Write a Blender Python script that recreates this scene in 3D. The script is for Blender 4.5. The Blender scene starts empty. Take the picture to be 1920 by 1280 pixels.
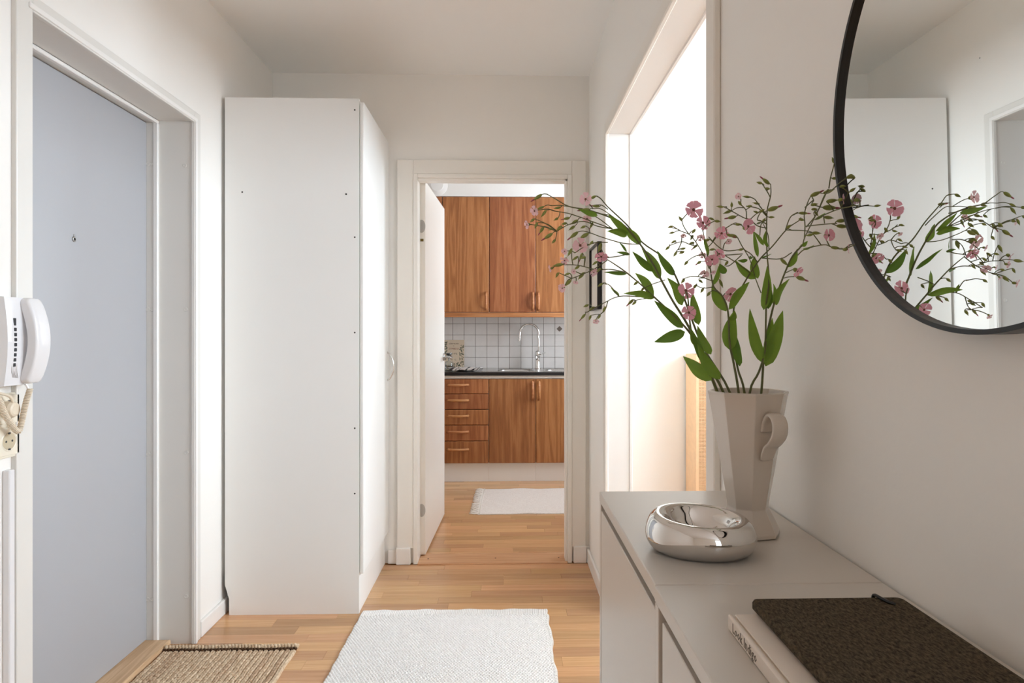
import bpy, bmesh, math, random
import numpy as np
from mathutils import Vector, Matrix, Euler
PI = math.pi
SC = bpy.context.scene
COL = SC.collection
random.seed(11)
# ------------------------------------------------------------------ camera
cam_d = bpy.data.cameras.new('camera')
cam = bpy.data.objects.new('camera', cam_d); COL.objects.link(cam); SC.camera = cam
cam_d.sensor_width = 36.0; cam_d.lens = 1235.0/1920*36
cam_d.shift_x = -21/1920; cam_d.shift_y = -14/1920
cam_d.clip_start = 0.02; cam_d.clip_end = 60
YAW = math.atan(34/1235)
cam.location = (0, 0, 1.176); cam.rotation_euler = (PI/2, 0, -YAW)
# ------------------------------------------------------------------ colour management / world
SC.view_settings.view_transform = 'Standard'; SC.view_settings.look = 'None'
SC.view_settings.gamma = 1; SC.view_settings.use_curve_mapping = False
SC.view_settings.exposure = 0.66
SC.cycles.max_bounces = 12; SC.cycles.diffuse_bounces = 10; SC.cycles.glossy_bounces = 6
SC.cycles.transmission_bounces = 8; SC.cycles.sample_clamp_indirect = 6
SC.cycles.use_denoising = True; SC.cycles.caustics_reflective = False; SC.cycles.caustics_refractive = False
w = bpy.data.worlds.new('sky'); SC.world = w; w.use_nodes = True
w.node_tree.nodes['Background'].inputs[0].default_value = (0.80, 0.88, 1.0, 1)
w.node_tree.nodes['Background'].inputs[1].default_value = 1.0
# ------------------------------------------------------------------ daylight through the windows
def area(name, loc, rot, sx, sy, e, col=(1, 1, 1)):
    l = bpy.data.lights.new(name, 'AREA'); l.shape = 'RECTANGLE'; l.size = sx; l.size_y = sy
    l.energy = e; l.color = col
    o = bpy.data.objects.new(name, l); COL.objects.link(o); o.location = loc; o.rotation_euler = rot
    return o
# window of the bright room, its sill at 1.29 m (light travels towards -X)
area('daylight_room_window', (3.2, 1.5, 2.42), (0, math.radians(90), 0), 1.9, 3.0, 262, (0.76, 0.885, 1.0))
area('daylight_kitchen_window', (1.50, 4.90, 1.6), (0, math.radians(90), 0), 1.2, 0.9, 37, (0.76, 0.885, 1.0))
area('daylight_hall_window', (1.85, -2.56, 1.5), (math.radians(90), 0, 0), 2.4, 1.6, 24, (0.80, 0.905, 1.0))

# ------------------------------------------------------------------ materials
def lin(c):
    return tuple(((v/255)/12.92 if v/255 <= .04045 else ((v/255+.055)/1.055)**2.4) for v in c) + (1,)
def new_mat(name):
    m = bpy.data.materials.new(name); m.use_nodes = True
    nt = m.node_tree; return m, nt, nt.nodes['Principled BSDF']
def mat(name, rgb, rough=.5, metal=0, noise=0.0, nscale=8, bump=0, bscale=60, spec=.5, trans=0, coat=0, ior=1.5, sss=0):
    m, nt, p = new_mat(name); L = nt.links
    p.inputs['Base Color'].default_value = lin(rgb); p.inputs['Roughness'].default_value = rough
    p.inputs['Metallic'].default_value = metal; p.inputs['Specular IOR Level'].default_value = spec
    p.inputs['Transmission Weight'].default_value = trans; p.inputs['Coat Weight'].default_value = coat
    p.inputs['IOR'].default_value = ior
    if noise or bump:
        tc = nt.nodes.new('ShaderNodeTexCoord')
    if noise:
        n = nt.nodes.new('ShaderNodeTexNoise'); n.inputs['Scale'].default_value = nscale; n.inputs['Detail'].default_value = 5
        L.new(tc.outputs['Object'], n.inputs['Vector'])
        mx = nt.nodes.new('ShaderNodeMix'); mx.data_type = 'RGBA'
        a = lin(rgb); b = tuple(v*(1-noise) for v in a[:3]) + (1,)
        c = tuple(min(1, v*(1+noise)) for v in a[:3]) + (1,)
        mx.inputs[6].default_value = b; mx.inputs[7].default_value = c
        L.new(n.outputs[0], mx.inputs[0]); L.new(mx.outputs[2], p.inputs['Base Color'])
    if bump:
        n2 = nt.nodes.new('ShaderNodeTexNoise'); n2.inputs['Scale'].default_value = bscale; n2.inputs['Detail'].default_value = 4
        L.new(tc.outputs['Object'], n2.inputs['Vector'])
        bp = nt.nodes.new('ShaderNodeBump'); bp.inputs['Strength'].default_value = bump; bp.inputs['Distance'].default_value = .002
        L.new(n2.outputs[0], bp.inputs['Height']); L.new(bp.outputs[0], p.inputs['Normal'])
    return m
def wood(name, c1, c2, c3, axis, scale=1.0, rough=.4, var=.25, spec=.4, ring=.35, bands=60, stretch=20, island=False):
    """grain stretched along axis; colour shifts per object"""
    m, nt, p = new_mat(name); L = nt.links; N = nt.nodes.new
    g = N('ShaderNodeNewGeometry'); oi = N('ShaderNodeObjectInfo')
    rnd_out = g.outputs['Random Per Island'] if island else oi.outputs['Random']
    off = N('ShaderNodeVectorMath'); off.operation = 'MULTIPLY_ADD'
    comb = N('ShaderNodeCombineXYZ')
    for i in range(3): L.new(rnd_out, comb.inputs[i])
    off.inputs[1].default_value = (13.1, 7.7, 9.3)
    L.new(comb.outputs[0], off.inputs[0]); L.new(g.outputs['Position'], off.inputs[2])
    mp = N('ShaderNodeMapping'); s = [26*scale]*3; s[axis] = 26*scale/stretch; mp.inputs['Scale'].default_value = s
    L.new(off.outputs[0], mp.inputs[0])
    n1 = N('ShaderNodeTexNoise'); n1.inputs['Scale'].default_value = .55; n1.inputs['Detail'].default_value = 2; n1.inputs['Distortion'].default_value = .4
    L.new(mp.outputs[0], n1.inputs['Vector'])
    # growth rings: noise value folded into bands
    mul = N('ShaderNodeMath'); mul.operation = 'MULTIPLY'; mul.inputs[1].default_value = bands; L.new(n1.outputs[0], mul.inputs[0])
    sn = N('ShaderNodeMath'); sn.operation = 'SINE'; L.new(mul.outputs[0], sn.inputs[0])
    n2 = N('ShaderNodeTexNoise'); n2.inputs['Scale'].default_value = 9; n2.inputs['Detail'].default_value = 5; n2.inputs['Roughness'].default_value = .7
    L.new(mp.outputs[0], n2.inputs['Vector'])
    r1 = N('ShaderNodeMapRange'); r1.inputs[1].default_value = -1; r1.inputs[2].default_value = 1; L.new(sn.outputs[0], r1.inputs[0])
    a1 = N('ShaderNodeMix'); a1.data_type = 'FLOAT'; a1.inputs[0].default_value = 1-ring
    L.new(r1.outputs[0], a1.inputs[2]); L.new(n2.outputs[0], a1.inputs[3])
    cr = N('ShaderNodeValToRGB'); e = cr.color_ramp.elements
    e[0].position = .18; e[0].color = lin(c1); e[1].position = .8; e[1].color = lin(c3)
    x = e.new(.5); x.color = lin(c2)
    L.new(a1.outputs[0], cr.inputs[0])
    hsv = N('ShaderNodeHueSaturation')
    mr = N('ShaderNodeMapRange'); mr.inputs[3].default_value = 1-var; mr.inputs[4].default_value = 1+var; L.new(rnd_out, mr.inputs[0])
    L.new(mr.outputs[0], hsv.inputs['Value']); L.new(cr.outputs[0], hsv.inputs['Color'])
    r2 = N('ShaderNodeMath'); r2.operation = 'MULTIPLY'; r2.inputs[1].default_value = 17.3; L.new(rnd_out, r2.inputs[0])
    fr = N('ShaderNodeMath'); fr.operation = 'FRACT'; L.new(r2.outputs[0], fr.inputs[0])
    mh = N('ShaderNodeMapRange'); mh.inputs[3].default_value = .494; mh.inputs[4].default_value = .506; L.new(fr.outputs[0], mh.inputs[0])
    L.new(mh.outputs[0], hsv.inputs['Hue'])
    L.new(hsv.outputs[0], p.inputs['Base Color'])
    p.inputs['Roughness'].default_value = rough; p.inputs['Specular IOR Level'].default_value = spec
    bp = N('ShaderNodeBump'); bp.inputs['Strength'].default_value = .12; bp.inputs['Distance'].default_value = .001
    L.new(n2.outputs[0], bp.inputs['Height']); L.new(bp.outputs[0], p.inputs['Normal'])
    return m
M = {}
M['wall'] = mat('wall_paint', (238, 235, 230), .75, noise=.012, nscale=3, bump=.12, bscale=90, spec=.3)
M['ceiling'] = mat('ceiling_paint', (242, 241, 239), .85, noise=.01, nscale=2, bump=.06, bscale=60, spec=.2)
M['white'] = mat('white_gloss_paint', (235, 232, 228), .38, noise=.006, nscale=3)
M['steel_white'] = mat('steel_frame_paint', (222, 219, 213), .35, noise=.015, nscale=5)
M['casing'] = mat('casing_paint', (234, 229, 221), .35, noise=.008, nscale=4)
M['door_grey'] = mat('door_grey_laminate', (169, 169, 172), .42, noise=.012, nscale=2.5, bump=.02, bscale=200)
M['wardrobe'] = mat('wardrobe_white_foil', (233, 232, 229), .45, noise=.006, nscale=2)
M['oak_floor'] = wood('oak_parquet', (174, 130, 90), (195, 150, 108), (212, 169, 128), 0, .8, .27, .17, .5, ring=.12, stretch=45)
M['oak_field'] = wood('oak_parquet_field', (174, 130, 90), (195, 150, 108), (212, 169, 128), 0, .8, .27, .17, .5, ring=.12, stretch=45, island=True)
M['oak_thr'] = wood('oak_threshold', (180, 130, 92), (197, 150, 112), (208, 165, 126), 0, 1.0, .35, .04)
M['oak_thr_y'] = wood('pine_threshold', (180, 142, 108), (198, 161, 127), (212, 178, 145), 1, 1.0, .45, .04)
M['oak_cab'] = wood('oak_cabinet', (132, 77, 42), (160, 100, 58), (182, 122, 77), 2, .62, .38, .07, ring=.3, bands=52, stretch=18)
M['oak_cab_x'] = wood('oak_cabinet_rail', (150, 92, 52), (174, 113, 68), (190, 132, 86), 0, .9, .38, .05)
M['oak_handle'] = wood('oak_handle', (166, 108, 64), (186, 126, 80), (200, 144, 98), 0, 1.2, .35, .03)
M['zinc'] = mat('zinc_plated', (178, 174, 168), .4, .25)
M['tile'] = mat('white_glazed_tile', (222, 214, 208), .22, noise=.05, nscale=22, bump=.05, bscale=25)
M['grout'] = mat('brown_grout', (134, 116, 104), .9)
M['tile_deco'] = mat('brown_deco_tile', (112, 98, 88), .3)
M['counter'] = mat('black_laminate', (22, 20, 21), .2, spec=.5)
M['steel'] = mat('stainless_steel', (190, 186, 182), .22, 1, bump=.05, bscale=300)
M['chrome'] = mat('chrome', (225, 223, 220), .05, 1)
M['nickel'] = mat('brushed_nickel', (180, 178, 175), .3, 1)
M['brass'] = mat('aged_brass', (110, 92, 52), .4, 1)
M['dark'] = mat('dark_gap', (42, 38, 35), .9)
M['shadow_gap'] = mat('grey_gap', (94, 86, 78), .9)
M['cream'] = mat('cream_plastic', (232, 224, 206), .35)
M['cord'] = mat('cream_cord_plastic', (224, 210, 188), .45)
M['socket_well'] = mat('beige_socket_well', (196, 182, 154), .4)
M['plastic'] = mat('white_plastic', (228, 227, 228), .25, coat=.2)
M['plastic_grey'] = mat('grey_plastic', (180, 172, 166), .4)
M['slot'] = mat('dark_slot', (50, 50, 52), .7)
M['ceramic'] = mat('cream_glazed_ceramic', (208, 197, 184), .16, noise=.01, nscale=6, coat=.4)
M['grey_cab'] = mat('light_grey_lacquer', (206, 199, 190), .33, noise=.008, nscale=6, bump=.02, bscale=60)
M['black'] = mat('black_frame', (14, 13, 13), .38)
M['mirror'] = mat('mirror_silver', (236, 238, 236), .0, 1)
M['paper'] = mat('book_paper', (225, 214, 198), .8)
M['bookcover'] = mat('white_book_cover', (226, 214, 202), .4)
M['ink'] = mat('dark_ink', (58, 54, 48), .6)
M['ink_soft'] = mat('soft_ink', (104, 92, 80), .6)
M['petal'] = mat('pink_petal', (244, 178, 196), .6, noise=.12, nscale=120, spec=.3)
M['petal2'] = mat('pale_pink_petal', (246, 206, 214), .6, noise=.1, nscale=120, spec=.3)
M['flower_eye'] = mat('flower_eye', (120, 70, 60), .6)
M['leaf'] = mat('leaf_green', (122, 156, 56), .45, noise=.16, nscale=60, spec=.4)
M['leaf2'] = mat('leaf_green_dark', (98, 134, 46), .45, noise=.16, nscale=60, spec=.4)
M['stem'] = mat('stem_green', (96, 98, 54), .5, noise=.1, nscale=80)
M['bud'] = mat('bud_green', (132, 140, 66), .5, noise=.18, nscale=90)
M['bud_tip'] = mat('bud_tip_pink', (150, 70, 84), .5, noise=.1, nscale=90)
M['fringe'] = mat('cotton_fringe', (226, 218, 208), .9)
M['poster'] = mat('poster_card', (208, 186, 160), .6, noise=.04, nscale=20)
M['poster_leaf'] = mat('poster_leaf_green', (44, 62, 40), .6)
M['poster_red'] = mat('poster_red_text', (140, 72, 58), .6)
M['oil'] = mat('amber_oil', (190, 120, 30), .1, trans=.6, ior=1.4)
M['glass'] = mat('clear_glass', (245, 248, 248), .02, trans=1, ior=1.45)
M['plate'] = mat('white_porcelain', (232, 226, 222), .2)
M['stripe'] = mat('striped_cloth_dark', (70, 60, 58), .9)
M['cloth'] = mat('striped_cloth_light', (226, 216, 208), .9)
M['print'] = mat('pale_print', (222, 214, 200), .5)
def translucent(m, amt):
    nt = m.node_tree; p = nt.nodes['Principled BSDF']; out = nt.nodes['Material Output']
    t = nt.nodes.new('ShaderNodeBsdfTranslucent'); ms = nt.nodes.new('ShaderNodeMixShader'); ms.inputs[0].default_value = amt
    src = p.inputs['Base Color']
    if src.is_linked: nt.links.new(src.links[0].from_socket, t.inputs[0])
    else: t.inputs[0].default_value = src.default_value
    nt.links.new(p.outputs[0], ms.inputs[1]); nt.links.new(t.outputs[0], ms.inputs[2]); nt.links.new(ms.outputs[0], out.inputs[0])
for k in ('petal', 'petal2', 'leaf', 'leaf2'): translucent(M[k], .35)
# felt
m, nt, p = new_mat('grey_brown_felt'); L = nt.links
tc = nt.nodes.new('ShaderNodeTexCoord'); mp = nt.nodes.new('ShaderNodeMapping'); mp.inputs['Scale'].default_value = (1, .45, 1); mp.inputs['Rotation'].default_value = (0, 0, .5)
L.new(tc.outputs['Object'], mp.inputs[0])
n = nt.nodes.new('ShaderNodeTexNoise'); n.inputs['Scale'].default_value = 420; n.inputs['Detail'].default_value = 6; n.inputs['Roughness'].default_value = .75
L.new(mp.outputs[0], n.inputs['Vector'])
cr = nt.nodes.new('ShaderNodeValToRGB'); e = cr.color_ramp.elements
e[0].position = .36; e[0].color = lin((44, 37, 28)); e[1].position = .66; e[1].color = lin((104, 92, 75))
L.new(n.outputs[0], cr.inputs[0]); L.new(cr.outputs[0], p.inputs['Base Color']); p.inputs['Roughness'].default_value = .95
p.inputs['Specular IOR Level'].default_value = .1
bp = nt.nodes.new('ShaderNodeBump'); bp.inputs['Strength'].default_value = .5; bp.inputs['Distance'].default_value = .001
L.new(n.outputs[0], bp.inputs['Height']); L.new(bp.outputs[0], p.inputs['Normal']); M['felt'] = m
# textiles
def textile(name, ca, cb, scale, st=(1, 1, 1), rough=.95, bump=.4):
    m, nt, p = new_mat(name); L = nt.links
    tc = nt.nodes.new('ShaderNodeTexCoord'); mp = nt.nodes.new('ShaderNodeMapping'); mp.inputs['Scale'].default_value = st
    L.new(tc.outputs['Object'], mp.inputs[0])
    n = nt.nodes.new('ShaderNodeTexNoise'); n.inputs['Scale'].default_value = scale; n.inputs['Detail'].default_value = 6; n.inputs['Roughness'].default_value = .7
    L.new(mp.outputs[0], n.inputs['Vector'])
    cr = nt.nodes.new('ShaderNodeValToRGB'); e = cr.color_ramp.elements
    e[0].position = .35; e[0].color = lin(ca); e[1].position = .65; e[1].color = lin(cb)
    L.new(n.outputs[0], cr.inputs[0]); L.new(cr.outputs[0], p.inputs['Base Color']); p.inputs['Roughness'].default_value = rough
    p.inputs['Specular IOR Level'].default_value = .1
    bp = nt.nodes.new('ShaderNodeBump'); bp.inputs['Strength'].default_value = bump; bp.inputs['Distance'].default_value = .002
    L.new(n.outputs[0], bp.inputs['Height']); L.new(bp.outputs[0], p.inputs['Normal'])
    return m
M['rug'] = textile('white_cotton_weave', (222, 219, 215), (240, 238, 235), 160, bump=.2)
M['rug_edge'] = textile('cotton_selvedge', (196, 178, 150), (236, 230, 222), 120)
M['krug'] = textile('pinkish_white_rag_weave', (206, 192, 182), (234, 226, 218), 120, (1, 3, 1))
M['jute'] = textile('jute_tan', (166, 136, 106), (222, 200, 172), 110, (1, .7, 1))
M['jute2'] = textile('jute_brown', (150, 120, 92), (212, 186, 158), 110, (1, .7, 1))
M['jute_light'] = textile('jute_pale', (186, 160, 130), (218, 198, 172), 90)
M['jute_dark'] = textile('jute_dark', (56, 40, 28), (96, 70, 50), 90)
M['rattan'] = mat('cane_tan', (232, 196, 156), .55, noise=.12, nscale=40)
M['rattan_back'] = mat('cane_shade', (186, 142, 102), .7)

# ------------------------------------------------------------------ building helpers
WL = {}     # world location of every built object (by name)
def wl(o): return WL.get(o.name, Vector((0, 0, 0)))
def props(o, label=None, cat=None, group=None, kind=None):
    if label: o['label'] = label
    if cat: o['category'] = cat
    if group: o['group'] = group
    if kind: o['kind'] = kind
    return o
def empty(name, loc, label=None, cat=None, group=None, kind=None):
    o = bpy.data.objects.new(name, None); COL.objects.link(o); o.location = loc; o.empty_display_size = .05
    WL[o.name] = Vector(loc); return props(o, label, cat, group, kind)
def obj(name, bm, mats, parent=None, smooth=False, origin=None, **kw):
    """bm holds world coordinates; the mesh is moved so its origin sits at the parent or at its own base"""
    me = bpy.data.meshes.new(name)
    if not isinstance(mats, (list, tuple)): mats = [mats]
    bmesh.ops.recalc_face_normals(bm, faces=bm.faces)
    if parent is not None: o0 = wl(parent)
    elif origin is not None: o0 = Vector(origin)
    else:
        co = [v.co for v in bm.verts]
        mn = [min(c[i] for c in co) for i in range(3)]; mx = [max(c[i] for c in co) for i in range(3)]
        o0 = Vector(((mn[0]+mx[0])/2, (mn[1]+mx[1])/2, mn[2]))
    bmesh.ops.translate(bm, verts=bm.verts, vec=-o0)
    for f in bm.faces: f.smooth = smooth
    bm.to_mesh(me); bm.free()
    for m_ in mats: me.materials.append(M[m_])
    o = bpy.data.objects.new(name, me); COL.objects.link(o)
    if parent is not None: o.parent = parent
    else: o.location = o0
    WL[o.name] = Vector(o0)
    return props(o, **kw)
def B(): return bmesh.new()
def box(bm, x0, x1, y0, y1, z0, z1, bev=0, seg=1, mi=0):
    x0, x1 = min(x0, x1), max(x0, x1); y0, y1 = min(y0, y1), max(y0, y1); z0, z1 = min(z0, z1), max(z0, z1)
    r = bmesh.ops.create_cube(bm, size=1); vs = r['verts']
    for v in vs:
        v.co = Vector((x0 if v.co.x < 0 else x1, y0 if v.co.y < 0 else y1, z0 if v.co.z < 0 else z1))
    es = list({e for v in vs for e in v.link_edges})
    fs = {f for v in vs for f in v.link_faces}
    for f in fs: f.material_index = mi
    if bev:
        r = bmesh.ops.bevel(bm, geom=es, offset=bev, segments=seg, profile=.5, affect='EDGES')
        for f in r['faces']: f.material_index = mi
    return bm
def bx(*a, **k): return box(B(), *a, **k)
def lathe(bm, prof, c, n=32, rot=0, axis='Z', sx=1, sy=1, mi=0, close=True):
    rings = []
    for r, h in prof:
        ring = []
        for i in range(n):
            a = rot + 2*PI*i/n
            p = Vector((r*sx*math.cos(a), r*sy*math.sin(a), h))
            if axis == 'X': p = Vector((p.z, p.x, p.y))
            elif axis == 'Y': p = Vector((p.x, p.z, p.y))
            ring.append(bm.verts.new(p + Vector(c)))
        rings.append(ring)
    for a_, b_ in zip(rings, rings[1:]):
        for i in range(n):
            f = bm.faces.new((a_[i], a_[(i+1) % n], b_[(i+1) % n], b_[i])); f.material_index = mi
    if close:
        for ring in (rings[0], rings[-1]):
            f = bm.faces.new(ring); f.material_index = mi
    return bm
def tube(bm, pts, r0, r1=None, n=6, mi=0, flat=1.0, caps=True):
    pts = [Vector(p) for p in pts]; r1 = r0 if r1 is None else r1
    rings = []; up = None; N_ = len(pts)
    for i, p in enumerate(pts):
        t = (pts[min(i+1, N_-1)] - pts[max(i-1, 0)]).normalized()
        if up is None:
            up = Vector((0, 0, 1)) if abs(t.z) < .9 else Vector((0, 1, 0))
        s = t.cross(up).normalized(); up = s.cross(t).normalized()
        r = r0 + (r1-r0)*i/max(1, N_-1)
        rings.append([bm.verts.new(p + s*math.cos(2*PI*k/n)*r + up*math.sin(2*PI*k/n)*r*flat) for k in range(n)])
    for a_, b_ in zip(rings, rings[1:]):
        for i in range(n):
            f = bm.faces.new((a_[i], a_[(i+1) % n], b_[(i+1) % n], b_[i])); f.material_index = mi
    if caps:
        for ring in (rings[0], rings[-1]):
            f = bm.faces.new(ring); f.material_index = mi
    return bm
def smooth_path(pts, k=5):
    pts = [Vector(p) for p in pts]
    if len(pts) < 3: return pts
    P_ = [pts[0]*2-pts[1]] + pts + [pts[-1]*2-pts[-2]]; out = []
    for i in range(1, len(P_)-2):
        a, b, c, d = P_[i-1:i+3]
        for j in range(k):
            t = j/k
            out.append(.5*((2*b) + (c-a)*t + (2*a-5*b+4*c-d)*t*t + (3*b-a-3*c+d)*t**3))
    out.append(pts[-1]); return out
def arc(c, r, a0, a1, n, plane='XZ'):
    out = []
    for i in range(n+1):
        a = a0+(a1-a0)*i/n; u, v = r*math.cos(a), r*math.sin(a)
        out.append(Vector(c)+(Vector((u, 0, v)) if plane == 'XZ' else Vector((0, u, v)) if plane == 'YZ' else Vector((u, v, 0))))
    return out
def text_bm(s, size, extrude=.0003):
    cu = bpy.data.curves.new('t', 'FONT'); cu.body = s; cu.size = size; cu.extrude = extrude; cu.resolution_u = 1
    cu.align_x = 'CENTER'; cu.align_y = 'CENTER'
    o = bpy.data.objects.new('t', cu); COL.objects.link(o)
    dg = bpy.context.evaluated_depsgraph_get(); me = bpy.data.meshes.new_from_object(o.evaluated_get(dg))
    bm = B(); bm.from_mesh(me); bpy.data.objects.remove(o); bpy.data.curves.remove(cu); bpy.data.meshes.remove(me)
    return bm

# ================================================================== SETTING
XL, XR, YB, HC = -1.188, .435, 3.40, 2.51        # corridor walls, back wall, ceiling height
S = dict(kind='structure')
# left wall with the entrance opening
EY0, EY1, EZ = 1.668, 2.536, 1.985
b = B()
box(b, XL-.16, XL, -2.4, EY0-.02, 0, HC); box(b, XL-.16, XL, EY1+.02, YB, 0, HC); box(b, XL-.16, XL, EY0-.02, EY1+.02, EZ+.02, HC)
box(b, XL-.30, XL-.27, EY0-.3, EY1+.3, 0, HC)
obj('wall_left', b, 'wall', **S)
# landing side behind the entrance door
# right wall with the wide doorway
DY0, DY1, DZ = 1.365, 2.765, 2.02; RT = .088
b = B()
box(b, XR, XR+RT, .14, DY0-.02, 0, HC); box(b, XR, XR+RT, DY1+.02, YB, 0, HC); box(b, XR, XR+RT, DY0-.02, DY1+.02, DZ+.02, HC)
obj('wall_right', b, 'wall', **S)
# back wall (shared by hall, kitchen and the bright room)
KX0, KX1, KZ = -.447, .322, 1.975
b = B()
box(b, -1.6, KX0-.02, YB, YB+.1, 0, HC); box(b, KX1+.02, 3.6, YB, YB+.1, 0, HC); box(b, KX0-.02, KX1+.02, YB, YB+.1, KZ+.02, HC)
obj('wall_back', b, 'wall', **S)
# hall behind the camera, with a window
b = B(); Y0 = -2.4
box(b, XL, .6, Y0-.1, Y0, 0, HC); box(b, 3.1, 3.4, Y0-.1, Y0, 0, HC); box(b, .6, 3.1, Y0-.1, Y0, 0, .65); box(b, .6, 3.1, Y0-.1, Y0, 2.35, HC)
obj('wall_front', b, 'wall', **S)
# bright room
RX = 2.2
b = B()
box(b, RX, RX+.1, .1, .35, 0, HC); box(b, RX, RX+.1, 2.75, YB, 0, HC); box(b, RX, RX+.1, .35, 2.75, 0, 1.29); box(b, RX, RX+.1, .35, 2.75, 2.36, HC)
obj('wall_east', b, 'wall', **S)
obj('wall_south', bx(XR+RT, 3.4, .04, .14, 0, HC), 'wall', **S)
# kitchen shell
KL, KR, KB = -1.4, 1.36, 5.85
obj('wall_living_east', bx(3.3, 3.4, Y0, .04, 0, HC), 'wall', **S)
obj('wall_kitchen_left', bx(KL-.1, KL, YB+.1, KB, 0, HC), 'wall', **S)
b = B()
box(b, KR, KR+.1, YB+.1, 4.42, 0, HC); box(b, KR, KR+.1, 5.2, KB, 0, HC); box(b, KR, KR+.1, 4.42, 5.2, 0, 1.0); box(b, KR, KR+.1, 4.42, 5.2, 2.2, HC)
obj('wall_kitchen_right', b, 'wall', **S)
wk = obj('wall_kitchen_back', bx(KL-.1, KR+.1, KB, KB+.1, 0, HC), 'wall', **S)
obj('ceiling', bx(-1.7, 3.6, -2.6, 6.1, HC, HC+.1), 'ceiling', **S)
# windows (white frames in the openings)
def window(n, axis, pos, a0, a1, z0, z1, mull):
    t = empty('window_%d' % n, ((pos, (a0+a1)/2, z0) if axis == 'X' else ((a0+a1)/2, pos, z0)), kind='structure')
    def bar(p0, p1, q0, q1, nm='frame', mt='white'):
        if axis == 'X': obj(nm, bx(pos-.03, pos+.03, p0, p1, q0, q1), mt, t)
        else: obj(nm, bx(p0, p1, pos-.03, pos+.03, q0, q1), mt, t)
    bar(a0, a1, z0, z0+.05); bar(a0, a1, z1-.05, z1); bar(a0, a0+.05, z0+.05, z1-.05); bar(a1-.05, a1, z0+.05, z1-.05)
    for mm in mull: bar(mm-.03, mm+.03, z0+.05, z1-.05, 'mullion')
    if axis == 'X': obj('sill', bx(pos-.16, pos-.03, a0-.03, a1+.03, z0-.03, z0), 'white', t)
    else: obj('sill', bx(a0-.03, a1+.03, pos+.03, pos+.16, z0-.03, z0), 'white', t)
window(1, 'X', RX+.05, .35, 2.75, 1.29, 2.36, (1.15, 1.95))
window(2, 'X', KR+.05, 4.42, 5.2, 1.0, 2.2, ())
window(3, 'Y', Y0-.05, .6, 3.1, .65, 2.35, (1.43, 2.27))
# floor: slab and separate oak staves
fl = obj('floor', bx(-1.7, 3.6, -2.6, 6.1, -.12, -.006), 'oak_floor', **S)
WL[fl.name] = WL['floor'].copy()
FO = WL['floor']
rnd = random.Random(5); PW = .0695
b = B(); rf_ = random.Random(6)
for fx0, fx1, fy0_, fy1_ in ((XL-.16, 3.3, -2.4, .14), (XL-.16, XR, .14, .60), (XL-.16, XL, .60, YB), (XR, RX, .14, YB), (KL, -.95, YB+.1, KB), (.95, KR, YB+.1, KB), (-.95, .95, 5.3, KB)):
    y = fy1_
    while y > fy0_+1e-4:
        ya_ = max(fy0_, y-PW); x = fx0-rf_.uniform(0, .3)
        while x < fx1-1e-4:
            xe = min(fx1, x+rf_.choice((.34, .4, .46, .55, .62)))
            if xe-max(x, fx0) > .005: box(b, max(x, fx0)+.0003, xe-.0003, ya_+.0003, y-.0003, -.006, 0)
            x = xe
        y = ya_
obj('parquet_field', b, 'oak_field', fl, kind='stuff')
def staves(x0, x1, y0, y1):
    y = y1; row = 0
    while y > y0 + 1e-4:
        ya = max(y0, y-PW); x = x0; first = True
        while x < x1-1e-4:
            ln = rnd.choice((.28, .34, .4, .46, .55, .62))
            if first: ln *= rnd.uniform(.3, 1); first = False
            xe = x+ln
            if x1-xe < .12: xe = x1
            h = rnd.uniform(-.0003, 0.0)
            bb = B(); box(bb, x+.0003, xe-.0003, ya+.0003, y-.0003, -.006, h)
            obj('plank', bb, 'oak_floor', fl)
            x = xe
        y = ya; row += 1
staves(XL, XR, .60, YB-.03)
staves(-.95, .95, YB+.12, 5.3)

# ---- baseboards
def skirting(name, x0, x1, y0, y1, h, ax):
    b = B(); box(b, x0, x1, y0, y1, 0, h, .004, 2); obj(name, b, 'white', **S)
skirting('baseboard_left', XL, XL+.014, EY1+.048, 3.38, .062, 'x')
skirting('baseboard_back_left', -.60, -.553, YB-.014, YB, .072, 'y')
skirting('baseboard_back_right', .417, XR, YB-.014, YB, .082, 'y')
skirting('baseboard_right', XR-.013, XR, DY1+.055, YB-.014, .072, 'x')
skirting('baseboard_hall_left', XL, XL+.014, -2.4, EY0-.06, .062, 'x')
# ---- ceiling/wall joint caulk strip seen along the left corner
# ================================================================== ENTRANCE DOOR (door_1)
d1 = empty('door_1', (XL-.1, (EY0+EY1)/2, 0), kind='structure')
LX = -1.355                                   # face of the leaf
b = B(); box(b, LX-.045, LX, EY0-.03, EY1+.01, .022, EZ-.01, .002); leaf1 = obj('leaf', b, 'door_grey', d1)
CX = XL+.013
# casing: flat steel strips with a raised outer bead
def casing_y(yc0, yc1, z0, z1, out_lo):
    b = B(); box(b, XL-.002, CX, yc0, yc1, z0, z1, .003, 2)
    return b
obj('casing', casing_y(EY1-.006, EY1+.042, 0, EZ+.036, 1), 'steel_white', d1)
obj('casing', casing_y(EY0-.05, EY0+.006, 0, EZ+.036, 0), 'steel_white', d1)
obj('casing', casing_y(EY0+.006, EY1-.006, EZ-.006, EZ+.036, 0), 'steel_white', d1)
# raised bead round the opening
b = B(); box(b, CX-.001, CX+.004, EY1-.004, EY1+.010, 0, EZ-.002, .0015); obj('bead', b, 'white', d1)
b = B(); box(b, CX-.001, CX+.004, EY0-.01, EY1+.010, EZ-.002, EZ+.012, .0015); obj('bead', b, 'white', d1)
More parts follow.
